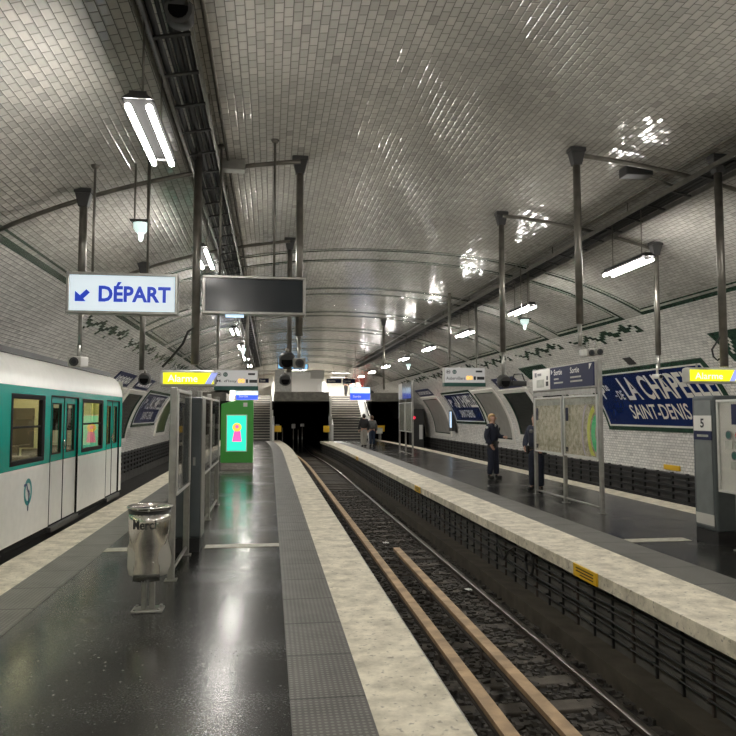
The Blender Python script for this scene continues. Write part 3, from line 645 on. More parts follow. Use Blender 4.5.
def fixture():
    x, y = 0., 0.
    t = thing('fluorescent_light', '', 'ceiling light', (0, 0, ZL), 'double-tube lights hung over the platforms')
    prof = [(-.108, .040), (-.098, .036), (-.05, .062), (.05, .062), (.098, .036), (.108, .040), (.06, .075), (-.06, .075)]
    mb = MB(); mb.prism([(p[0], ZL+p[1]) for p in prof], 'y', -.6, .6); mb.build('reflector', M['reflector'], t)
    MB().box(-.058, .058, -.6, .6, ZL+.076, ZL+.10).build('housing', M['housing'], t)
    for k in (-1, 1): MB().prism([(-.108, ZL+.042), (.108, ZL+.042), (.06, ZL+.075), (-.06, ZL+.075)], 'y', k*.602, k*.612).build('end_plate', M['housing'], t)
    for k in (-1, 1): MB().path([(k*.072, -.57, ZL+.002), (k*.072, .57, ZL+.002)], .021, 6, sm=True).build('tube', M['tube'], t)
    return t
rows = [-3.2, 1.15, 5.5, 9.85, 14.2, 18.55, 22.9, 27.25, 31.6, 35.95, 40.3]
nth = ['', 'very big nearest', 'nearest', 'second', 'third', 'fourth', 'fifth', 'sixth', 'seventh', 'eighth', 'ninth']
proto = fixture(); first = True
for side, x in (('left', -.93), ('right', 5.18)):
    for i, y in enumerate(rows):
        yy = y-(.3 if side == 'right' else 0.)
        if first: f = proto; f.location = (x, yy, ZL); OFF[f.name] = (x, yy, ZL); first = False
        else: f = copy_tree(proto, (0, 0, 0)); f.location = (x, yy, ZL); OFF[f.name] = (x, yy, ZL)
        if i < 2: f['label'] = 'fluorescent light over the near end of the %s platform, %s' % (side, ('at the end wall', 'above the viewer')[i])
        else: f['label'] = '%s visible lit double-tube light in the row hung over the %s platform' % (nth[i], side)
        for k in (-1, 1) if f is proto else ():
            r = MB().tube((x, yy+k*.42, ZL+.10), (x, yy+k*.42, vz(x)-.012), .009, 6); r.build('rod', M['post'], f)
for (x, y, lab) in ((-1.6, 49.0, 'over the left stairs of the mezzanine'), (1.9, 49.0, 'over the middle of the mezzanine'), (4.9, 48.6, 'over the right stairs of the mezzanine'), (1.9, 53.5, 'near the back wall of the mezzanine'), (5.2, 53.2, 'at the back of the mezzanine beyond the right stairs')):
    zt = vz(x if x > 2.25 else x)-.16
    t = thing('mezzanine_light', 'recessed box light ' + lab, 'ceiling light', (x, y, zt), 'box lights of the mezzanine')
    MB().box(x-.65, x+.65, y-.24, y-.22, zt-.06, zt).box(x-.65, x+.65, y+.22, y+.24, zt-.06, zt).box(x-.65, x-.63, y-.22, y+.22, zt-.06, zt).box(x+.63, x+.65, y-.22, y+.22, zt-.06, zt).box(x-.63, x+.63, y-.22, y+.22, zt-.015, zt).build('housing', M['housing'], t)
    B(x-.62, x+.62, y-.21, y+.21, zt-.035, zt-.025).build('diffuser', M['tube_far'], t)
# hanging posts with cross tubes following the vault
def hung_post(x, y, zb, lab, r=.045, tip=None, dark=True, hub=True):
    zt = vz(x); t = thing('ceiling_post', lab, 'post', (x, y, zt))
    zt -= .0
    MB().tube((x, y, zb), (x, y, zt), r, 12).build('tube', M['post'] if dark else M['galv'], t)
    if hub: MB().hexa([(x-.05, y-.05, zt-.22), (x+.05, y-.05, zt-.22), (x+.05, y+.05, zt-.22), (x-.05, y+.05, zt-.22), (x-.088, y-.06, zt-.06), (x+.088, y-.06, zt-.06), (x+.088, y+.06, zt-.06), (x-.088, y+.06, zt-.06)]).box(x-.098, x+.098, y-.07, y+.07, zt-.06, zt-.005).build('socket', M['darkgrey'], t, bevel=.008)
    if tip: MB().tube((x, y, tip), (x, y, zb), r*.55, 10).build('extension', M['galv'], t)
    return t
hung_post(-2.16, 8.35, 2.95, 'thick post behind the DÉPART sign carrying the left camera', tip=2.40)
hung_post(.34, 8.5, 2.62, 'thick post at the right end of the dark display', tip=2.42)
hung_post(-.82, 7.8+.05, 2.22, 'tall post between the DÉPART sign and the dark display', hub=False)
hung_post(-2.17, 12.3, 2.42, 'farther post left of the alarm sign, carrying a loudspeaker'); hung_post(.33, 12.53, 2.42, 'farther post behind the dark display with loudspeaker at its foot')
hung_post(3.65, 7.87, 2.75, 'tallest post right of the middle track, ending above the exit sign', tip=2.48)
hung_post(3.63, 10.6, 2.65, 'middle post right of the track ending at a black loudspeaker', tip=2.3)
hung_post(6.15, 10.42, 2.62, 'post in front of the big blue name sign', tip=2.4); hung_post(5.15, 7.36, 2.22, 'post at the right edge holding the cable loop above the alarm sign', hub=True)
hung_post(3.8, 17.35+6, 2.5, 'distant thin post over the right platform edge', r=.035)
def cross(y, x0, x1, lab):
    n = 16; pts = [(x0+(x1-x0)*i/n, y, vz(x0+(x1-x0)*i/n)-.09) for i in range(n+1)]
    tag(MB().path(pts, .028, 8).build('cross_tube', M['post'], org=pts[0]), lab, 'tube')
cross(8.42, -3.1, .34, 'nearest dark tube following the vault over the left platform'); cross(12.42, -3.0, .33, 'second dark tube following the vault over the left platform')
cross(7.87, 3.65, 7.2, 'nearest dark tube following the vault over the right platform'); cross(10.52, 3.63, 6.15, 'second dark tube following the vault over the right platform')
tag(B(-.62, -.32, 8.30, 8.45, vz(-.4)-.16, vz(-.45)-.02).build('junction_box', M['galv'], org=(-.46, 8.35, vz(-.46)), bevel=.01), 'grey junction box on the tube above the dark display', 'box')
t = thing('junction_box', 'flat black box under the vault beside the right cable tray', 'box', (4.58, 8.2, vz(4.58)))
B(4.42, 4.78, 8.1, 8.3, vz(4.78)-.07, vz(4.42)-.005).build('box', M['darkgrey'], t, bevel=.01); MB().tube((4.78, 8.2, vz(4.78)-.06), (5.1, 8.2, vz(5.1)-.10), .02).build('conduit', M['post'], t)
def loudspeaker(x, y, z, lab, yaw=0., horn=False):
    t = thing('loudspeaker', lab, 'loudspeaker', (x, y, z+.12))
    MB().lathe([(0, z-.09), (.075, z-.09), (.10, z-.06), (.10, z+.05), (.06, z+.09), (.02, z+.09), (0, z+.09)], x, y, 16).build('body', M['darkgrey'], t)
    mb = MB(); mb.path([(x, y-.02, z), (x, y-.11, z-.03)], [.06, .095], 14); mb.build('horn', M['darkgrey'], t)
    MB().path([(x, y-.115, z-.03), (x, y-.118, z-.03)], .07, 14).build('grille', M['near_black'], t)
    MB().tube((x, y, z+.08), (x, y, z+.14), .02).build('bracket', M['post'], t)
def cctv(x, y, z, lab, pale=True, dx=0., k=1.):
    t = thing('security_camera', lab, 'camera', (x, y, z+.16))
    c = M['galv'] if not pale else M['cream']
    MB().hexa([(x-.07*k, y-.16*k, z-.06*k), (x+.07*k, y-.16*k, z-.06*k), (x+.07*k+dx, y+.16*k, z-.04*k), (x-.07*k+dx, y+.16*k, z-.04*k), (x-.075*k, y-.18*k, z+.06*k), (x+.075*k, y-.18*k, z+.06*k), (x+.075*k+dx, y+.16*k, z+.08*k), (x-.075*k+dx, y+.16*k, z+.08*k)]).build('housing', c, t, bevel=.015)
    MB().tube((x, y-.165*k, z), (x, y-.19*k, z), .05*k, 14).build('lens_hood', M['black'], t)
    MB().tube((x, y-.188*k, z), (x, y-.192*k, z), .028*k, 12).build('lens', M['screen_off'], t)
    MB().tube((x+dx/2, y, z+.06*k), (x+dx/2, y, z+.2), .02).build('bracket', M['galv'], t)
cctv(-2.16, 8.3, 2.26, 'pale security camera hanging below the DÉPART sign'); cctv(6.1, 10.38, 2.27, 'white security camera hung in front of the big blue name sign', k=.6)
cctv(.34, 8.45, 2.28, 'dark security camera below the right end of the dark display', False); loudspeaker(.26, 12.45, 2.29, 'dark loudspeaker above the middle tunnel mouth, on the far post')
loudspeaker(-2.1, 12.25, 2.28, 'dark loudspeaker hanging left of the left alarm sign'); loudspeaker(.20, 8.6, 2.34, 'dark loudspeaker beside the camera under the dark display')
loudspeaker(3.63, 10.6, 2.2, 'black loudspeaker hanging behind the white train display')
t = thing('loudspeaker', 'black speaker box on a post next to the policewoman poster', 'loudspeaker', (3.85, 10.55, 2.3))
B(3.74, 3.98, 10.5, 10.62, 2.12, 2.2).build('bar', M['black'], t, bevel=.01); MB().path([(3.76, 10.55, 2.2), (3.79, 10.55, 2.30), (3.92, 10.55, 2.31), (3.96, 10.55, 2.2)], .012, 6).build('bail', M['black'], t)
cctv(5.56, 11.4, 2.74, 'dark camera on the near post of the map panel', False); cctv(5.40, 11.38, 2.72, 'dark camera left of another on the map panel post', False)
loudspeaker(-.66, 4.95, 4.53, 'black loudspeaker at the top edge beside the left cable tray')
def emergency(x, y, z, lab):
    t = thing('emergency_light', lab, 'lamp', (x, y, z))
    MB().hexa([(x-.10, y-.09, z+.09), (x+.10, y-.09, z+.09), (x+.10, y+.09, z+.10), (x-.10, y+.09, z+.10), (x-.11, y-.1, z+.115), (x+.11, y-.1, z+.115), (x+.11, y+.1, z+.125), (x-.11, y+.1, z+.125)]).build('cap', M['housing'], t)
    MB().lathe([(.085, z+.09), (.08, z+.03), (.045, z-.02), (0, z-.03)], x, y, 14).build('lens', M['spotglass'], t); MB().lathe([(.03, z-.03), (.022, z-.10), (0, z-.12)], x, y, 10).build('bulb', M['spot'], t)
    for d in (-.07, .07): MB().tube((x+d, y, z+.12), (x+d, y, vz(x+d)), .011, 6).build('rod', M['post'], t)
emergency(-1.45, 8.0, 3.72, 'small emergency lamp above the DÉPART sign'); emergency(5.05, 13.4, 3.48, 'small emergency lamp below the second right platform light')
emergency(5.1, 25.6, 3.45, 'farther small emergency lamp over the right platform'); emergency(-.75, 19.5, 3.4, 'small emergency lamp seen under the dark display')
# ---------------------------------------------------------------- hanging signs
def boxsign(name, lab, cat, x0, x1, y, z0, z1, face, frame, d=.14, fw=.03, rods=(), rodtop=None, group=None, rodr=.014, thickrod=False):
    t = thing(name, lab, cat, ((x0+x1)/2, y, z1), group)
    mb = MB(); mb.box(x0, x1, y, y+d, z1-fw, z1).box(x0, x1, y, y+d, z0, z0+fw).box(x0, x0+fw, y, y+d, z0+fw, z1-fw).box(x1-fw, x1, y, y+d, z0+fw, z1-fw).box(x0+fw, x1-fw, y+d-.02, y+d, z0+fw, z1-fw)
    mb.build('frame', M[frame], t, bevel=.006)
    B(x0+fw, x1-fw, y+.02, y+.03, z0+fw, z1-fw).build('face', M[face], t)
    for rx in rods:
        r = MB().tube((rx, y+d/2, z1), (rx, y+d/2, vz(rx)), rodr, 8).build('rod', M['post'], t)
        MB().lathe([(0, vz(rx)-.05), (.03, vz(rx)-.045), (.05, vz(rx)-.01), (0, vz(rx))], rx, y+d/2, 10).build('rosette', M['post'], r)
        if thickrod: MB().tube((rx, y+d/2, z1+.28), (rx, y+d/2, vz(rx)), rodr*2.2, 8).build('sleeve', M['galv'], r)
    return t
def fxz(x, y, z): return lambda a, b, c: (x+a, y-c, z+b)
t = boxsign('hanging_sign', 'white lit sign with blue arrow reading DÉPART', 'sign', -2.15, -1.0, 7.7, 2.745, 3.19, 'lightbox', 'galv', rods=(-1.9, -1.33))
mb = MB(); text_fit(mb, 'DÉPART', fxz(-1.82, 7.718, 2.875), .745, .215, .034); mb.build('lettering', M['bluetext'], t)
mb = MB(); ax, az, k = -2.06, 2.875, 1.; 
mb.prism([(ax, az), (ax+.11, az), (ax+.085, az+.03), (ax+.15, az+.095), (ax+.115, az+.13), (ax+.05, az+.065), (ax, az+.11)], 'y', 7.714, 7.718); mb.prism([(ax+.0, az), (ax+.105, az), (ax+.07, az+.035), (ax+.035, az+.07), (ax, az+.105)], 'y', 7.712, 7.7139); mb.build('arrow', M['bluetext'], t)
t = boxsign('train_display', 'switched-off dark display hanging beside the DÉPART sign', 'display', -.75, .385, 7.82, 2.785, 3.215, 'screen_off', 'galv', rods=(-.57, .03))
B(-.5, -.3, 7.86, 7.9, 2.755, 2.785).build('status_lamp', M['paleblue'], t)
def traindisp(x0, x1, y, z0, z1, dest, lab, rods):
    t = boxsign('train_display', lab, 'display', x0, x1, y, z0, z1, 'disp', 'cream', d=.2, fw=.012, rods=rods, rodr=.018, thickrod=True, group='next train displays')
    w = x1-x0; h = z1-z0; f = y+.018
    B(x0-.005, x1+.005, y-.004, y+.2, z0-.015, z0+h*.17).build('green_base', M['dispgreen'], t)
    for k, (cx, s) in enumerate(((.10, 'M'), (.25, '12'))):
        mb = MB(); c = (x0+w*cx, z0+h*.76); n = 20
        ring = [(c[0]+.055*math.cos(2*PI*i/n), c[1]+.055*math.sin(2*PI*i/n)) for i in range(n)]
        rin = [(c[0]+.044*math.cos(2*PI*i/n), c[1]+.044*math.sin(2*PI*i/n)) for i in range(n)]
        b = len(mb.v); mb.v += [(p[0], f-.002, p[1]) for p in ring]+[(p[0], f-.002, p[1]) for p in rin]
        for i in range(n): mb.face((i, (i+1) % n, n+(i+1) % n, n+i))
        if k: mb.face(tuple(range(n, 2*n)))
        mb.build('line_badge', M['dispgreen'] if k else M['greyink'], t)
        mb = MB(); text_fit(mb, s, fxz(c[0]-.03, f-.003, c[1]-.025), .06, .05, .01, .002); mb.build('lettering', M['whiteink'] if k else M['ink'], t)
    mb = MB(); text_fit(mb, dest, fxz(x0+w*.05, f, z0+h*.33), w*.46, h*.17, .005, .002); mb.build('lettering', M['ink'], t)
    mb = MB(); text_fit(mb, '00', fxz(x0+w*.54, f, z0+h*.33), w*.15, h*.22, .03, .002); mb.build('minutes', M['amber'], t)
    B(x0+w*.72, x0+w*.77, f-.003, f, z0+h*.33, z0+h*.52).build('window', M['ink'], t); B(x0+w*.8, x0+w*.98, f-.003, f, z0+h*.34, z0+h*.5).build('window', M['ink'], t); B(x0+w*.77, x0+w*.93, f-.003, f, z0+h*.74, z0+h*.84).build('window', M['ink'], t)
traindisp(4.40, 5.48, 17.4, 2.40, 2.87, 'Aubervilliers', 'white next train display over the right platform with amber digits', (4.57, 5.28))
traindisp(-1.35, -.3, 17.4, 2.28, 2.76, "M. d'Issy", 'white next train display over the left platform behind the alarm sign', (-1.28, -.57))
def alarm(x0, x1, y, z0, z1, lab):
    t = thing('alarm_sign', lab, 'sign', ((x0+x1)/2, y, z1), 'yellow alarm signs')
    B(x0, x1, y, y+.12, z0, z1).build('casing', M['cream'], t, bevel=.035)
    B(x0+.042, x1-.03, y-.006, y+.002, z0+.03, z1-.03).build('face', M['yellow'], t)
    w = x1-x0; mb = MB(); text_fit(mb, 'Alarme', fxz(x0+w*.15, y-.008, z0+.052), w*.52, .078, .0, .003); mb.build('lettering', M['yelltext'], t)
    mb = MB(); a = x0+w*.80; mb.prism([(a, z0+.03), (a+.07, z0+.03), (a+.14, z1-.03), (a+.07, z1-.03)], 'y', y-.009, y-.007); mb.build('stripe', M['lilac'], t)
    mb = MB(); mb.prism([(a+.11, z0+.03), (a+.13, z0+.03), (a+.13, z1-.06)], 'y', y-.009, y-.007); mb.build('corner_patch', M['greyink'], t)
    MB().tube((x0+.17, y+.06, z1), (x0+.17, y+.06, z1+.05), .012).build('lug', M['galv'], t)
alarm(-1.22, -.60, 8.0, 1.985, 2.17, 'lit yellow Alarme sign above the left platform kiosk'); alarm(4.93, 5.62, 7.75, 2.045, 2.24, 'lit yellow Alarme sign above the grey pillar, right edge')
tag(MB().path([(5.17, 7.38, 2.62), (5.10, 7.36, 2.55), (5.03, 7.4, 2.42), (5.06, 7.42, 2.34), (5.13, 7.45, 2.30), (5.2, 7.42, 2.36), (5.20, 7.4, 2.46), (5.17, 7.38, 2.56)], .011, 7).build('cable_loop', M['cable'], org=(5.15, 7.36, 2.6)), 'black cable loop hanging above the right alarm sign', 'cable')
tag(MB().path([(-.84, 7.82, 2.62), (-.9, 7.82, 2.58), (-.95, 7.84, 2.45), (-1.08, 7.9, 2.3), (-1.18, 7.95, 2.2)], .014, 7).build('cable_loop', M['cable'], org=(-.84, 7.82, 2.6)), 'black cable curving down to the left alarm sign', 'cable')
def exitsign(x0, x1, y, z0, z1, lab, rods):
    t = boxsign('exit_sign', lab, 'sign', x0, x1, y, z0, z1, 'paleblue', 'galv', rods=rods, fw=.015)
    B(x0+.015, x1-.015, y+.012, y+.02, z0+.015, (z0+z1)/2+.02).build('blue_band', M['bluesign'], t)
    mb = MB(); text_fit(mb, 'Sortie', fxz(x0+.14, y+.011, z0+.12), (x1-x0)*.4, .11, .02, .002); mb.build('lettering', M['whiteink'], t)
exitsign(3.75, 4.72, 33., 2.34, 2.96, 'lit blue and white exit sign above the couple on the right platform', (4.0, 4.45)); exitsign(-1.58, -.55, 33., 2.33, 2.75, 'lit blue exit sign behind the green totem on the left platform', (-1.3, -.8))
for x0, x1, lab in ((3.75, 4.75, 'dark blue sign at the head of the right stairs, left one'), (4.85, 5.7, 'dark blue sign at the head of the right stairs, right one'), (-.75, -.1, 'dark blue sign at the head of the left stairs')):
    t = boxsign('mezzanine_sign', lab, 'sign', x0, x1, 47., 3.75, 4.05, 'navy', 'galv', fw=.01, rods=((x0+x1)/2,), group='blue signs on the mezzanine')
    mb = MB(); text_fit(mb, 'Sortie', fxz(x0+.1, 47.018, 3.84), .5*(x1-x0), .13, .02, .002); mb.build('lettering', M['whiteink'], t)
tag(B(6.4, 7.4, YB-.06, YB-.01, 3.35, 4.25).build('wall_poster', M['red'], org=(6.9, YB, 3.8)), 'red lit poster on the back wall of the mezzanine', 'poster')
tag(MB().box(7.6, 8.3, YB-.05, YB-.01, ZM+.02, 3.9).build('vent_grille', M['darkgrey'], org=(7.9, YB, 3.5)), 'dark upright grille on the back wall of the mezzanine', 'grille')
# ---------------------------------------------------------------- platform furniture
def post_frame(x, ys, ztop, panels, lab, zp, cat='notice board', group=None, header=None, face=1, prints=(), pys=None, dx=0.):
    """posts in a row along the platform carrying glazed panels; face=+1 shows its print towards +X"""
    t = thing('notice_stand', lab, cat, (x, (ys[0]+ys[-1])/2, 0), group)
    for y in ys:
        p = B(x-.035, x+.035, y-.035, y+.035, .0, ztop).build('post', M['galv'], t, bevel=.012)
        B(x-.06, x+.06, y-.06, y+.06, 0, .012).build('foot_plate', M['galv'], p)
    if len(ys) > 1: MB().tube((x, ys[0], .09), (x, ys[-1], .09), .02, 8).build('lower_rail', M['galv'], t)
    ys = pys or ys; x += dx
    for k, (a, b) in enumerate(zip(ys, ys[1:])):
        a += .05; b -= .05; z0, z1 = zp; f = .035
        mb = MB().box(x-.045, x+.045, a, b, z0, z0+f).box(x-.045, x+.045, a, b, z1-f, z1).box(x-.045, x+.045, a, a+f, z0+f, z1-f).box(x-.045, x+.045, b-f, b, z0+f, z1-f)
        pn = mb.build('panel_frame', M['alu'], t, bevel=.006)
        for sgn in (1, -1):
            B(min(x+sgn*.012, x+sgn*.02), max(x+sgn*.012, x+sgn*.02), a+f, b-f, z0+f, z1-f).build('print', M[panels[k]], pn)
            B(min(x+sgn*.036, x+sgn*.039), max(x+sgn*.036, x+sgn*.039), a+f, b-f, z0+f, z1-f).build('glass', M['pglass'], pn)
        for (u0, u1, v0, v1, m) in (prints[k] if k < len(prints) else ()):
            xs = x+face*.0215; xs2 = x+face*.0225; L = b-a-2*f; H = z1-z0-2*f
            ya = (a+f+u0*L, a+f+u1*L) if face > 0 else (b-f-u1*L, b-f-u0*L)
            B(min(xs, xs2), max(xs, xs2), ya[0], ya[1], z0+f+v0*H, z0+f+v1*H).build('printed_block', M[m], pn)
    return t
txt = [(.06, .10, .2, .92, 'greyink'), (.14, .9, .9, .95, 'noticepale'), (.14, .45, .2, .85, 'greyink')]
post_frame(-.98, [7.42, 8.70], 1.96, ['noticedark'], 'narrow double-sided notice stand between the Merci bin and the slate column', (.84, 1.94), prints=[[(.05, .09, .25, .85, 'noticepale'), (.05, .6, .90, .95, 'noticepale'), (.2, .9, .1, .8, 'noticedark')]])
post_frame(-.97, [9.95, 11.5, 13.35], 2.0, ['noticebrown', 'noticedark'], 'notice stand with two panels behind the slate column on the left platform', (.80, 1.93), prints=[[(.1, .9, .1, .5, 'noticepale')], [(.1, .5, .3, .8, 'noticepale')]])
t = post_frame(5.74, [6.9, 8.0], 1.8, ['white'], 'pale notice stand with round stickers at the right edge of the photo', (.70, 1.86), face=-1, pys=[6.7, 8.28], dx=-.075)
pn = [c for c in t.children if c.name.startswith('panel_frame')][0]
for (y, z, m, s) in ((8.0, 1.42, 'dispgreen', '12'), (7.82, 1.42, 'red', 'M'), (7.9, 1.17, 'dispgreen', 'i')):
    r = .055; B(5.620, 5.628, y-.065, y+.065, z-.17, z-.075).build('sticker', M['noticepale'], pn)
    MB().path([(5.628, y, z), (5.620, y, z)], r, 18).build('sticker', M['greyink'], pn); MB().path([(5.626, y, z), (5.618, y, z)], r*.8, 18).build('sticker', M[m], pn)
B(5.619, 5.628, 7.4, 7.93, 1.55, 1.80).build('sticker', M['navy'], pn)
# map stand with exit header on the right platform
t = post_frame(5.58, [11.3, 12.78, 14.26], 2.62, ['map1', 'map1'], 'map stand with two street maps under a blue Sortie header on the right platform', (.90, 2.02), 'map stand', face=-1)
mb = MB().box(5.52, 5.64, 11.34, 14.2, 2.14, 2.60); h = mb.build('header', M['galv'], t, bevel=.01)
B(5.50, 5.52, 11.36, 13.25, 2.17, 2.58).build('blue_panel', M['navy'], h); B(5.50, 5.52, 13.26, 14.18, 2.17, 2.58).build('white_panel', M['white'], h)
def fyz(x, y, z): return lambda a, b, c: (x-c, y-a, z+b)
for y, w in ((13.05, .38), (12.3, .38)):
    mb = MB(); text_fit(mb, 'Sortie', fyz(5.499, y, 2.43), w, .11, .015, .002); mb.build('lettering', M['whiteink'], h)
    for k, l in enumerate((.22, .42) if y > 13 else (.45, .50)): B(5.496, 5.50, y-l, y, 2.34-.075*k, 2.37-.075*k).build('small_print', M['noticepale'], h)
B(5.495, 5.5, 13.55, 13.95, 2.22, 2.38).build('green_pictogram', M['noticepale'], h); MB().prism([(13.12, 2.50), (13.19, 2.55), (13.19, 2.45)], 'x', 5.495, 5.5).build('arrow', M['whiteink'], h); MB().prism([(11.42, 2.56), (11.52, 2.56), (11.52, 2.46)], 'x', 5.495, 5.5).build('arrow', M['whiteink'], h)
B(5.495, 5.5, 13.36, 13.42, 2.36, 2.44).build('pictogram', M['ink'], h); B(5.495, 5.5, 13.34, 13.46, 2.24, 2.33).build('pictogram', M['ink'], h)
B(5.495, 5.5, 13.95, 14.05, 2.44, 2.53).build('pictogram', M['greyink'], h); B(5.495, 5.5, 13.7, 13.9, 2.46, 2.51).build('small_print', M['greyink'], h)
B(5.55, 5.61, 11.4, 14.2, 2.05, 2.13).build('dark_strip', M['galv'], t)
for k, (ya, yb) in enumerate(((11.38, 12.7), (12.86, 14.18))):
    B(5.546, 5.552, ya+.03, yb-.03, 1.85, 1.97).build('map_title', M['noticepale'], t)
    B(5.5455, 5.551, yb-.16, yb-.05, 1.55, 1.8).build('map_legend', M['navy'], t); B(5.5455, 5.551, yb-.14, yb-.05, .98, 1.06).build('map_legend', M['ink'], t)
mb = MB()
def arc_band(r0, r1, m, yc=11.25, zc=1.35):
    mb = MB(); n = 16; pts = []
    for i in range(n+1):
        a = -1.05+2.1*i/n; pts.append((yc+math.cos(a)*r0*.9, zc+math.sin(a)*r0)); 
    out = [(yc+math.cos(-1.05+2.1*i/n)*r1*.9, zc+math.sin(-1.05+2.1*i/n)*r1) for i in range(n+1)]
    b = 0
    for (p, q) in zip(pts, out): mb.v += [(5.548, max(11.39, p[0]), min(1.84, max(.96, p[1]))), (5.548, max(11.39, q[0]), min(1.84, max(.96, q[1])))]
    for i in range(n): mb.face((2*i, 2*i+1, 2*i+3, 2*i+2))
    mb.build('map_zone', M[m], t)
M['zone_green'] = mat('zone_green_print', (.10, .75, .30), .4); M['zone_yellow'] = mat('zone_yellow_print', (.75, .78, .12), .4); M['zone_lilac'] = mat('zone_lilac_print', (.55, .50, .60), .4)
arc_band(.22, .38, 'zone_green'); arc_band(.44, .56, 'zone_yellow'); arc_band(.74, .80, 'zone_lilac')
# small far panel
t = post_frame(5.56, [27.1, 28.5, 29.9], 3.0, ['noticepale', 'noticepale'], 'small-looking far notice stand with dark header on the right platform', (.95, 2.15), face=-1)
B(5.50, 5.62, 27.15, 29.0, 2.3, 2.95).build('dark_header', M['screen_off'], t); B(5.50, 5.62, 29.02, 29.8, 2.3, 2.95).build('pale_header', M['cream'], t)
# emergency columns
def column(x0, x1, y0, y1, z, lab, five):
    t = thing('emergency_column', lab, 'column', ((x0+x1)/2, y0, 0))
    B(x0+.01, x1-.01, y0+.01, y1-.01, 0, .17).build('kick_plate', M['slatefoot'], t)
    B(x0, x1, y0, y1, .17, z).build('body', M['slate'], t, bevel=.03)
    if five:
        B(x0-.006, x0+.002, y0+.06, y1-.06, .22, z-.06).build('side_panel', M['slate2'], t)
        B(x0-.012, x0-.005, y0+.05, y1-.05, z-.46, z-.26).build('white_plate', M['white'], t); B(x0-.012, x0-.005, y0+.05, y1-.05, z-.58, z-.465).build('blue_plate', M['navy'], t)
        mb = MB(); text_fit(mb, '5', fyz(x0-.0125, y1-.20, z-.42), .08, .12, .03, .002); mb.build('lettering', M['ink'], t)
        B(x0-.014, x0-.011, y0+.12, y1-.12, z-.54, z-.51).build('small_print', M['noticepale'], t)
        B(x0-.012, x0-.005, y0+.05, y1-.05, .24, .38).build('pale_plate', M['cream'], t)
    else:
        B(x1-.3, x1-.02, y0-.006, y0+.002, .25, z-.08).build('door', M['slate'], t, bevel=.002); B(x1-.1, x1-.07, y0-.012, y0-.005, 1.05, 1.15).build('lock', M['galv'], t)
        B(x1-.003, x1+.006, y0, y1, .17, z-.02).build('side_panel', M['galv'], t)
column(-1.22, -.83, 8.85, 9.3, 1.89, 'slate grey column behind the notice stand on the left platform', False)
column(5.67, 6.07, 8.34, 8.82, 1.92, 'grey pillar with a 5 plate at the right edge', True)
# Merci bin
bx, by = -1.02, 6.32
t = thing('litter_bin', 'stainless steel litter bin lettered Merci with clear bag', 'bin', (bx, by, 0))
B(bx-.13, bx+.13, by-.09, by+.09, 0, .02).build('base_plate', M['galv'], t, bevel=.006)
mb = MB(); [mb.tube((bx+sx*.1, by+sy*.065, .02), (bx+sx*.1, by+sy*.065, .035), .014, 6) for sx in (-1, 1) for sy in (-1, 1)]; mb.build('bolt', M['galv'], t)
MB().box(bx-.055, bx-.012, by-.03, by+.03, .02, .34).box(bx+.012, bx+.055, by-.03, by+.03, .02, .34).build('pedestal', M['galv'], t, bevel=.01)
rp = MB(); rp.lathe([(.150, .862), (.185, .872), (.192, .884), (.18, .896), (.152, .888), (.150, .862)], bx, by, 32); rp.build('rim', M['steel'], t)
MB().lathe([(.172, .80), (.178, .862), (.168, .862), (.164, .80)], bx, by, 32).build('inner_band', M['black'], t)
def bin_front():
    mb = MB(); mb.smooth = True; n = 18; rowsz = [(.845, .172, 82), (.76, .172, 84), (.66, .168, 80), (.58, .160, 66), (.50, .152, 50), (.42, .150, 44), (.34, .152, 44), (.275, .155, 46)]
    for z, r, half in rowsz:
        for i in range(n+1):
            a = math.radians(-90-half+2*half*i/n); mb.v.append((bx+r*math.cos(a), by+r*math.sin(a), z))
    for j in range(len(rowsz)-1):
        for i in range(n): mb.face((j*(n+1)+i, j*(n+1)+i+1, (j+1)*(n+1)+i+1, (j+1)*(n+1)+i))
    o = mb.build('front_shell', M['steel'], t); so = o.modifiers.new('sheet', 'SOLIDIFY'); so.thickness = .005; so.offset = 0
    return o
sh = bin_front()
o = sh.copy(); o.name = 'back_shell'; C.objects.link(o); o.data = sh.data.copy(); o.data.transform(__import__('mathutils').Matrix(((-1,0,0,0),(0,-1,0,0),(0,0,1,0),(0,0,0,1)))); OFF[o.name] = OFF[sh.name]
mb = MB(); mb.smooth = True; n = 28; zs = [.85, .74, .62, .54, .46, .38, .31, .285]
for j, z in enumerate(zs):
    for i in range(n):
        a = 2*PI*i/n; side = abs(math.cos(a))**1.5
        r = [.155, .156, .150, .146+.03*side, .140+.045*side, .136+.045*side, .12+.04*side, .05][j]
        r *= 1+.035*math.sin(5*a+j*1.7)*side; mb.v.append((bx+r*math.cos(a), by+r*.93*math.sin(a), z))
for j in range(len(zs)-1):
    for i in range(n): mb.face((j*n+i, j*n+(i+1) % n, (j+1)*n+(i+1) % n, (j+1)*n+i))
mb.build('clear_bag', M['bag'], t)
mb = MB(); text_fit(mb, 'Merci', lambda a, b, c: (bx+(.1745+c)*math.cos(-PI/2+(a-.12)/.1745), by+(.1745+c)*math.sin(-PI/2+(a-.12)/.1745), .71+b), .20, .08, .012, .004); mb.build('lettering', M['ink'], t)
MB().path([(bx+.02, by-.17, .845), (bx+.02, by-.185, .88)], .008, 6).build('clip', M['steel'], t)
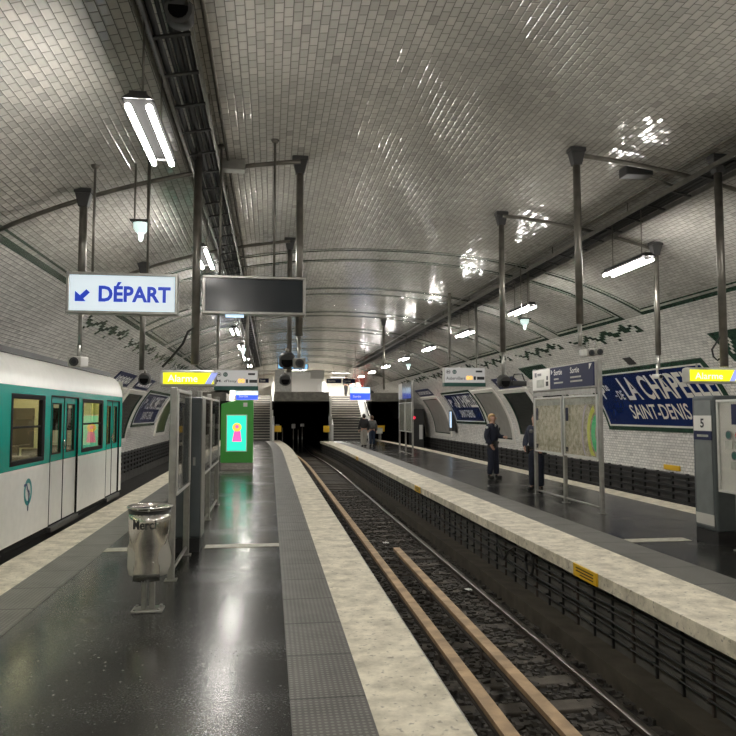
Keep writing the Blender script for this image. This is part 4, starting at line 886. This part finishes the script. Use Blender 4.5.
# green advertising totem
t = thing('advertising_totem', 'bright green advertising totem with lit cyan screen', 'advertising screen', (-.98, 21.6, 0))
B(-1.44, -.5, 21.52, 21.98, 0, .22).build('steel_plinth', M['steel'], t, bevel=.01)
tp = MB().prism([(-1.46, .22), (-.5, .22), (-.5, 2.10), (-1.0, 2.10), (-1.46, 1.98)], 'y', 21.5, 22.0).build('body', M['totem'], t, bevel=.015)
B(-1.30, -.68, 21.488, 21.499, .55, 1.66).build('screen_bezel', M['white'], t); s = B(-1.27, -.71, 21.48, 21.487, .58, 1.63).build('screen', M['tscreen'], t)
MB().path([(-.98, 21.478, 1.28), (-.98, 21.474, 1.28)], .13, 16).build('printed_face', M['orange'], s); MB().path([(-.98, 21.473, 1.30), (-.98, 21.47, 1.30)], .055, 14).build('printed_face', M['pink'], s)
MB().prism([(-1.12, .85), (-.84, .85), (-.88, 1.17), (-1.06, 1.17)], 'y', 21.474, 21.478).build('printed_dress', M['pink'], s)
B(-.80, -.68, 21.49, 21.498, 1.90, 2.02).build('sticker', M['white'], t)
t2 = thing('notice_plate', 'small white notice plate on a stand near the far right platform', 'notice', (6.5, 42., 0)); B(6.35, 6.75, 41.97, 42., .5, .85).build('plate', M['noticepale'], t2); B(6.53, 6.57, 41.99, 42.02, 0, .5).build('stand', M['galv'], t2)
# ---------------------------------------------------------------- the train at the left platform
TX0, TX1, TY0, TY1 = -5.42, -3.05, -4.0, 15.3
t = thing('metro_train', 'white and jade green metro train standing along the left platform', 'train', (-4.2, 6., 0))
zs0, zb0, zb1, zr = .12, 1.0, 2.03, 2.36
doors = [(-3.7, -2.3), (-.2, 1.2), (3.35, 4.75), (6.9, 8.3), (10.40, 11.82), (13.80, 14.92)]
wins = [(-2.0, -.5), (1.5, 3.05), (5.05, 6.6), (8.85, 10.12), (12.05, 13.5)]
def side(mb, x0, x1, outer):
    ys = [TY0]; holes = sorted([(a, b, 'd') for a, b in doors]+[(a, b, 'w') for a, b in wins])
    y = TY0
    for a, b, k in holes:
        mb.cur = 0; mb.box(x0, x1, y, a, zs0, zb0); mb.cur = 1; mb.box(x0, x1, y, a, zb0, zb1); y = b
        if k == 'w':
            mb.cur = 0; mb.box(x0, x1, a, b, zs0, zb0); mb.cur = 1; mb.box(x0, x1, a, b, zb0, 1.05); mb.box(x0, x1, a, b, 1.93, zb1)
        else: mb.cur = 1; mb.box(x0, x1, a, b, 1.93, zb1)
    mb.cur = 0; mb.box(x0, x1, y, TY1-.12, zs0, zb0); mb.cur = 1; mb.box(x0, x1, y, TY1-.12, zb0, zb1)
for xa in (TX1-.06, TX0): mb = MB(); side(mb, xa, xa+.06, True); mb.build('body_side', [M['twhite'], M['jade']], t)
# rounded end
mb = MB(); mb.smooth = True; n = 8
def endpoly(i): a = PI/2*i/n; return [(TX1-.14+.14*math.cos(a), TY1-.14+.14*math.sin(a)+.0), ]
pts = [endpoly(i)[0] for i in range(n+1)]+[(TX0+TX1-endpoly(n-i)[0][0], endpoly(n-i)[0][1]) for i in range(n+1)]
for zz in (zs0, zb0, zb0, zb1, zb1, zr): mb.v += [(p[0], p[1], zz) for p in pts]
k = len(pts)
for j, m in ((0, 0), (2, 1), (4, 0)):
    mb.cur = m
    for i in range(k-1): mb.face((j*k+i, j*k+i+1, (j+1)*k+i+1, (j+1)*k+i))
mb.build('end_wall', [M['twhite'], M['jade']], t)
mb = MB(); mb.smooth = True
rp = [(TX1, zb1), (TX1-.01, 2.15), (TX1-.04, 2.25), (TX1-.09, 2.34), (TX1-.16, 2.41), (TX1-.30, 2.47)]; rp = rp+[(TX0+TX1-p[0], p[1]) for p in rp[::-1]]
for y, k in ((TY0, 0), (TY1-.14, 0), (TY1-.04, .06), (TY1, .18)):
    for p in rp: mb.v.append((p[0]+(-k if p[0] > -4.2 else k)*(1 if p[1] > 2.2 else .5), y, p[1]-(k*.6 if p[1] > 2.3 else 0)))
n = len(rp)
for j in range(3):
    for i in range(n-1): mb.face((j*n+i, j*n+i+1, (j+1)*n+i+1, (j+1)*n+i))
mb.face(tuple(3*n+i for i in range(n))); mb.build('roof', M['twhite'], t)
MB().box(TX1-.34, TX1-.22, TY0, TY1-.3, 2.45, 2.53).box(TX0+.22, TX0+.34, TY0, TY1-.3, 2.45, 2.53).box(TX0+.34, TX1-.34, TY0, TY1-.3, 2.46, 2.51).build('roof_gutter', M['troof'], t)
B(TX0+.05, TX1-.04, TY0, TY1-.1, -.35, zs0).build('underframe', M['troof'], t)
MB().box(TX1-.035, TX1-.02, TY0, TY1-.15, .04, zs0).build('sill', M['tgap'], t)
for a, b in wins:
    f = .06; x = TX1
    mb = MB().box(x-.05, x+.008, a, b, 1.05, 1.05+f).box(x-.05, x+.008, a, b, 1.93-f, 1.93).box(x-.05, x+.008, a, a+f, 1.05+f, 1.93-f).box(x-.05, x+.008, b-f-.06, b, 1.05+f, 1.93-f).box(x-.03, x-.01, a+f, b-f, 1.50, 1.53)
    wf = mb.build('window_frame', M['tgap'], t, bevel=.01)
    B(x-.03, x-.024, a+f, b-f, 1.05+f, 1.93-f).build('pane', M['tglass'], wf)
for a, b in doors:
    m_ = (a+b)/2
    for q, (c, d) in enumerate(((a+.01, m_-.012), (m_+.012, b-.01))):
        x = TX1-.025; mb = MB(); mb.cur = 0; mb.box(x-.04, x, c, d, zs0-.03, zb0); mb.cur = 1; w0, w1 = c+.13, d-.12
        mb.box(x-.04, x, c, w0, zb0, 1.93).box(x-.04, x, w1, d, zb0, 1.93).box(x-.04, x, w0, w1, zb0, 1.10).box(x-.04, x, w0, w1, 1.84, 1.93)
        dr = mb.build('door', [M['twhite'], M['jade']], t)
        B(x-.025, x-.02, w0, w1, 1.10, 1.84).build('pane', M['tglass'], dr)
        mb = MB().box(x-.03, x+.006, w0, w1, 1.10, 1.118).box(x-.03, x+.006, w0, w1, 1.822, 1.84).box(x-.03, x+.006, w0, w0+.018, 1.118, 1.822).box(x-.03, x+.006, w1-.018, w1, 1.118, 1.822); mb.build('window_seal', M['tgap'], dr)
        if q == 0: MB().box(x, x+.03, d-.05, d+.03, 1.20, 1.26).tube((x+.02, d-.01, 1.16), (x+.02, d-.01, 1.3), .012).build('latch', M['steel'], dr)
    MB().box(TX1-.04, TX1-.018, m_-.012, m_+.012, zs0-.02, 1.93).box(TX1-.04, TX1+.004, a-.012, a+.01, zs0, 1.93).box(TX1-.04, TX1+.004, b-.01, b+.012, zs0, 1.93).box(TX1-.03, TX1+.006, a, b, 1.925, 1.945).build('door_seal', M['tgap'], t)
    B(TX1-.02, TX1+.035, a, b, .03, .10).build('door_step', M['darkgrey'], t)
# emblem on the car side: ring with a profile stroke
ly, lz = 9.52, .69; mb = MB(); n = 24; x = TX1+.004
ro = [(ly+.15*math.cos(2*PI*i/n), lz+.17*math.sin(2*PI*i/n)) for i in range(n)]; ri = [(ly+.10*math.cos(2*PI*i/n), lz+.115*math.sin(2*PI*i/n)) for i in range(n)]
mb.v += [(x, p[0], p[1]) for p in ro]+[(x, p[0], p[1]) for p in ri]
for i in range(n): mb.face((i, (i+1) % n, n+(i+1) % n, n+i))
em = mb.build('emblem', M['jade_dark'], t)
mb = MB(); MBp = [(ly-.16, lz+.09), (ly-.06, lz+.10), (ly-.02, lz+.03), (ly+.05, lz-.02), (ly+.03, lz-.08), (ly, lz-.24)]
for a, b in zip(MBp, MBp[1:]):
    d = Vector((b[0]-a[0], b[1]-a[1])).normalized()*.016; px, pz = -d.y, d.x
    mb.add([(x+.002, a[0]+px, a[1]+pz), (x+.002, a[0]-px, a[1]-pz), (x+.002, b[0]-px, b[1]-pz), (x+.002, b[0]+px, b[1]+pz)], [(0, 1, 2, 3)])
mb.build('emblem_profile', M['navy_logo'], em)
# interior
B(TX0+.06, TX1-.06, TY0, TY1-.15, .02, .06).build('interior_floor', M['darkgrey'], t); B(TX0+.06, TX1-.06, TY0, TY1-.15, 2.24, 2.27).build('interior_ceiling', M['tin'], t)
mb = MB()
for y in [TY0+.05]+[b+.02 for a, b in doors if b < 14]: pass
mb.box(TX0+.061, TX0+.075, TY0, TY1-.15, .06, 2.24); mb.build('interior_lining', M['tin'], t)
mb = MB(); mb.box(TX0+.1, TX1-.1, TY1-.2, TY1-.17, .06, 2.24); mb.build('interior_bulkhead', M['tin'], t); B(-4.55, -3.85, TY1-.22, TY1-.201, .1, 1.98).build('interior_door', M['cream'], t); B(-4.4, -4.0, TY1-.235, TY1-.221, 1.35, 1.8).build('interior_pane', M['tgap'], t); B(-5.2, -4.75, TY1-.215, TY1-.201, 1.0, 1.8).build('interior_notice', M['tseat'], t); B(-3.65, -3.3, TY1-.215, TY1-.201, .9, 1.9).build('interior_cabinet', M['tpole'], t)
for i, (a, b) in enumerate(wins):
    mb = MB().box(TX0+.076, TX0+.09, a, b, 1.05, 1.93); mb.build('interior_window', M['tgap'], t)
    for xx in (TX0+.15, TX1-.95):
        mb = MB()
        for yy, s in ((a+.1, 1), (b-.55, -1)): mb.box(xx, xx+.8, yy, yy+.45, .42, .5).box(xx, xx+.8, yy-.05 if s > 0 else yy+.42, yy+.03 if s > 0 else yy+.5, .45, 1.12)
        mb.build('seat', M['tseat'], t, bevel=.02)
for a, b in doors:
    for yy in (a-.1, b+.1): MB().tube((TX1-.55, yy, .06), (TX1-.55, yy, 2.24), .018, 8).build('grab_pole', M['tpole'], t)
    MB().box(TX0+.076, TX0+.085, a, b, .1, 1.95).build('interior_door', M['cream'], t)
    MB().box(TX0+.086, TX0+.09, a+.15, (a+b)/2-.1, 1.1, 1.85).box(TX0+.086, TX0+.09, (a+b)/2+.1, b-.15, 1.1, 1.85).build('interior_pane', M['tgap'], t)
for xx in (TX0+.6, TX1-.6): B(xx-.05, xx+.05, TY0+.2, TY1-.5, 2.215, 2.235).build('interior_lamp', M['tlight'], t)
MB().tube((TX1-.7, TY0, 1.98), (TX1-.7, TY1-.3, 1.98), .015, 8).build('grab_rail', M['tpole'], t)
# ---------------------------------------------------------------- people
def skin_mesh(vs, es, rs, sub=1, root=0):
    me = bpy.data.meshes.new('s'); me.from_pydata(vs, es, []); o = bpy.data.objects.new('s', me); C.objects.link(o)
    sk = o.modifiers.new('k', 'SKIN'); sk.use_smooth_shade = True
    for i, d in enumerate(me.skin_vertices[0].data): d.radius = rs[i] if isinstance(rs[i], tuple) else (rs[i], rs[i]); d.use_root = (i == root)
    sb = o.modifiers.new('u', 'SUBSURF'); sb.levels = sub; sb.render_levels = sub
    dg = bpy.context.evaluated_depsgraph_get(); dg.update(); r = bpy.data.meshes.new_from_object(o.evaluated_get(dg)); bpy.data.objects.remove(o); bpy.data.meshes.remove(me)
    v = [tuple(p.co) for p in r.vertices]; f = [tuple(p.vertices) for p in r.polygons]; bpy.data.meshes.remove(r); return v, f
def person(lab, pos, yaw, h, cl, arms, legs, group=None, belt=True, coatlen=0., lean=0.):
    """cl: top, legs, shoes, hair, hairlen ; arms: {-1:(elbow,hand), 1:...} offsets from the shoulder ; legs: {side:(knee,ankle)} in units of height, x right, y forward"""
    t = thing('person', lab, 'person', pos, group); cy, sy = math.cos(yaw), math.sin(yaw)
    def W(p): x, y, z = [c*h for c in p]; return (pos[0]+x*cy-y*sy, pos[1]+x*sy+y*cy, pos[2]+z)
    pel, sp, ch, nk, hd, tp = (0, 0, .53), (0, .0, .62), (0, lean*.5, .745), (0, lean, .835), (0, lean+.012, .905), (0, lean+.008, .965)
    vs = [pel, sp, ch, nk, (0, lean+.005, .865), hd, tp]; rs = [(.085, .062), (.075, .055), (.088, .06), (.034, .034), (.036, .04), (.048, .058), (.034, .042)]; es = [(0, 1), (1, 2), (2, 3), (3, 4), (4, 5), (5, 6)]
    jk = ([pel, sp, ch, (0, lean, .818)], [(0, 1), (1, 2), (2, 3)], [(.122, .09), (.115, .088), (.13, .095), (.056, .05)])
    jv, je, jr = [list(x) for x in jk]
    tv, te, tr = [(0, 0, .545), (0, 0, .50)], [(0, 1)], [(.112, .085), (.09, .08)]
    sv, se, sr = [], [], []
    for s in (-1, 1):
        sh = (s*.095, lean, .80); el = tuple(a+b for a, b in zip(sh, arms[s][0])); wr = tuple(a+b for a, b in zip(sh, arms[s][1]))
        d = Vector(wr)-Vector(el); d.normalize(); pa = Vector(wr)+d*.028; side = Vector((s, 0, 0)); 
        perp = d.cross(side); perp = perp.normalized() if perp.length > .2 else Vector((0, 0, 1)); lat = perp
        b = len(vs); vs += [sh, el, wr, tuple(pa)]; rs += [.030, .022, .015, (.022, .012)]; es += [(2, b), (b, b+1), (b+1, b+2), (b+2, b+3)]
        for k, (o, l) in enumerate(((-.016, .040), (-.006, .047), (.005, .044), (.015, .034))):
            q = pa+lat*o; e1 = q+d*(l*.55)-side*.004; e2 = e1+d*(l*.45)-side*.010
            c = len(vs); vs += [tuple(q+d*.006), tuple(e1), tuple(e2)]; rs += [.0058, .0052, .0045]; es += [(b+3, c), (c, c+1), (c+1, c+2)]
        c = len(vs); th = pa-d*.012-lat*.018; vs += [tuple(th), tuple(th-lat*.012+d*.022)]; rs += [.007, .0055]; es += [(b+2, c), (c, c+1)]
        c = len(jv); wc = tuple(Vector(el).lerp(Vector(wr), .93)); jv += [(s*.092, lean, .792), el, wc]; jr += [.054, .043, .032]; je += [(2, c), (c, c+1), (c+1, c+2)]
        hp = (s*.05, 0, .50); kn, an = legs[s]; b = len(vs); toe = (an[0]+s*.015, an[1]+.075, .018)
        vs += [hp, kn, an, toe]; rs += [.058, .037, .022, .012]; es += [(0, b), (b, b+1), (b+1, b+2), (b+2, b+3)]
        c = len(tv); tv += [hp, kn, (an[0], an[1], .055)]; tr += [(.074, .076), .056, .046]; te += [(1, c), (c, c+1), (c+1, c+2)]
        c = len(sv); sv += [(an[0], an[1], .075), (an[0], an[1]-.008, .026), (an[0]+s*.008, an[1]+.045, .022), (toe[0], toe[1]+.012, .022)]; sr += [.036, .036, .034, .026]; se += [(c, c+1), (c+1, c+2), (c+2, c+3)]
    def emit(name, m, v, e, r, sub=1, extra=None, root=0):
        V_, F_ = skin_mesh(v, e, r, sub, root); mb = MB(); mb.smooth = True; mb.add([W(p) for p in V_], F_)
        if extra: extra(mb)
        return mb.build(name, M[m], t)
    def face(mb):
        for (c, a) in (((0, lean+.072, .915), (.007, .013, .012)), ((-.05, lean+.005, .912), (.006, .012, .018)), ((.05, lean+.005, .912), (.006, .012, .018)), ((0, lean+.06, .885), (.014, .008, .004))):
            q = MB(); q.ball(c, *a, 8, 5); mb.add([W(p) for p in q.v], q.f)
    emit('body', 'skin', vs, es, rs, 1, face)
    emit('trousers', cl[1], tv, te, tr); emit('jacket', cl[0], jv, je, jr)
    for i in (0, 4): emit('shoe', cl[2], sv[i:i+4], [(0, 1), (1, 2), (2, 3)], sr[i:i+4])
    mb = MB(); q = MB(); q.ball((0, lean-.004, .925), .056, .066, .062, 14, 9); vv = []
    for p in q.v:
        x, y, z = p
        if y > lean+.008 and z < .955: y = lean+.008-(y-lean-.008)*.25
        if z < .905: x *= 1.0; z = .905-(.905-z)*cl[4]
        vv.append(W((x, y, z)))
    mb.smooth = True; mb.add(vv, q.f); mb.build('hair', M[cl[3]], t)
    for s in (-1, 1):
        q = MB(); q.ball((s*.02, lean+.062, .917), .006, .004, .004, 6, 4); mb = MB(); mb.add([W(p) for p in q.v], q.f); mb.build('eye', M['eye'], t)
    if belt:
        mb = MB(); mb.smooth = True; q = MB(); q.lathe([(.118, .53), (.124, .535), (.124, .558), (.118, .563)], 0, 0, 18); mb.add([W((p[0], p[1]*.78, p[2])) for p in q.v], q.f); b_ = mb.build('duty_belt', M['boot'], t)
        for (x, y, z) in ((.125, .02, .515), (-.125, .0, .51), (.07, .09, .535)):
            q = MB(); q.box(x-.02, x+.02, y-.025, y+.025, z-.045, z+.04); mb = MB(); mb.add([W(p) for p in q.v], q.f); mb.build('pouch', M['boot'], b_, bevel=.008)
    return t, W
stand = {-1: ((-.058, -.005, .28), (-.06, -.012, .05)), 1: ((.055, .0, .28), (.06, .0, .05))}
# the policewoman: faces right in the photo, one forearm raised in front of her
t, W = person('blond person in dark navy uniform standing before the blank poster frame', (5.74, 17.7, 0), -PI/2-.8, 1.72, ('uniform', 'uniform', 'boot', 'blond', 1.25), {-1: ((-.045, .03, -.165), (.0, .16, -.17)), 1: ((.05, -.03, -.17), (.045, .06, -.30))}, {-1: ((-.06, .02, .28), (-.075, .03, .045)), 1: ((.055, .01, .28), (.06, -.02, .045))})
for nm, c, s, m in (('shoulder_badge', (.15, -.005, .775), (.012, .022, .02), 'white'), ('collar', (0, .058, .805), (.022, .012, .022), 'white'), ('radio', (-.05, .10, .75), (.015, .012, .03), 'boot')):
    q = MB(); q.ball(c, *s, 8, 6); mb = MB(); mb.smooth = True; mb.add([W(p) for p in q.v], q.f); mb.build(nm, M[m], t)
# second officer behind the map stand, facing left
t, W = person('person in dark uniform half hidden behind the map stand', (5.78, 14.75, 0), PI/2+.55, 1.72, ('uniform', 'uniform', 'boot', 'brownhair', .6), {-1: ((-.05, .03, -.165), (-.01, .10, -.26)), 1: ((.05, .03, -.165), (.0, .11, -.25))}, {-1: ((-.065, .02, .28), (-.085, .03, .045)), 1: ((.06, .0, .28), (.085, -.02, .045))})
q = MB(); q.ball((0, .10, .76), (.03), .02, .025, 8, 6); mb = MB(); mb.add([W(p) for p in q.v], q.f); mb.build('chest_radio', M['greycloth'], t)
# the couple walking away
person('taller person of the couple, dark coat and pale trousers, walking away', (4.78, 35.7, 0), .1, 1.72, ('coat', 'palecloth', 'boot', 'dark_hair', 1.6), {-1: ((-.045, .01, -.17), (-.05, .05, -.31)), 1: ((.045, -.01, -.17), (.05, .02, -.32))}, {-1: ((-.05, .03, .28), (-.05, -.03, .05)), 1: ((.05, .03, .28), (.05, .05, .045))}, belt=False)
person('shorter person of the couple, grey jacket and blue jeans', (5.28, 36.2, 0), .05, 1.62, ('greycloth', 'jean', 'boot', 'brownhair', 1.2), {-1: ((-.045, .01, -.17), (-.05, .04, -.31)), 1: ((.045, .0, -.17), (.05, .03, -.32))}, {-1: ((-.05, .02, .28), (-.05, .0, .045)), 1: ((.05, .02, .28), (.055, .03, .045))}, belt=False)
person('person in black coat at the head of the right stairs', (5.5, 51.2, ZM+.001), -.6, 1.58, ('coat', 'coat', 'boot', 'dark_hair', 1.), {-1: ((-.045, .01, -.17), (-.03, .06, -.30)), 1: ((.045, .0, -.17), (.05, .03, -.32))}, {-1: ((-.05, .05, .28), (-.06, .05, .045)), 1: ((.05, .0, .28), (.055, -.06, .05))}, belt=False)
# ---------------------------------------------------------------- camera, world, view
cam = bpy.data.cameras.new('camera'); co = bpy.data.objects.new('camera', cam); C.objects.link(co)
cam.sensor_width = 36.; cam.sensor_height = 36.; cam.sensor_fit = 'HORIZONTAL'; cam.lens = 700/736*36; cam.clip_start = .05; cam.clip_end = 300
co.location = (0, 0, 1.68); co.rotation_euler = (PI/2+.065620, 0, -.138800)
S = bpy.context.scene; S.camera = co
w = bpy.data.worlds.new('world'); S.world = w; w.use_nodes = True; w.node_tree.nodes['Background'].inputs[0].default_value = (.02, .02, .02, 1); w.node_tree.nodes['Background'].inputs[1].default_value = 1.
S.view_settings.view_transform = 'Standard'; S.view_settings.look = 'None'; S.view_settings.exposure = 0.; S.view_settings.gamma = 1.; S.view_settings.use_curve_mapping = False
S.cycles.use_denoising = True; S.cycles.max_bounces = 10; S.cycles.diffuse_bounces = 6; S.cycles.glossy_bounces = 5; S.cycles.transparent_max_bounces = 12; S.cycles.sample_clamp_indirect = 6.; S.cycles.caustics_reflective = False
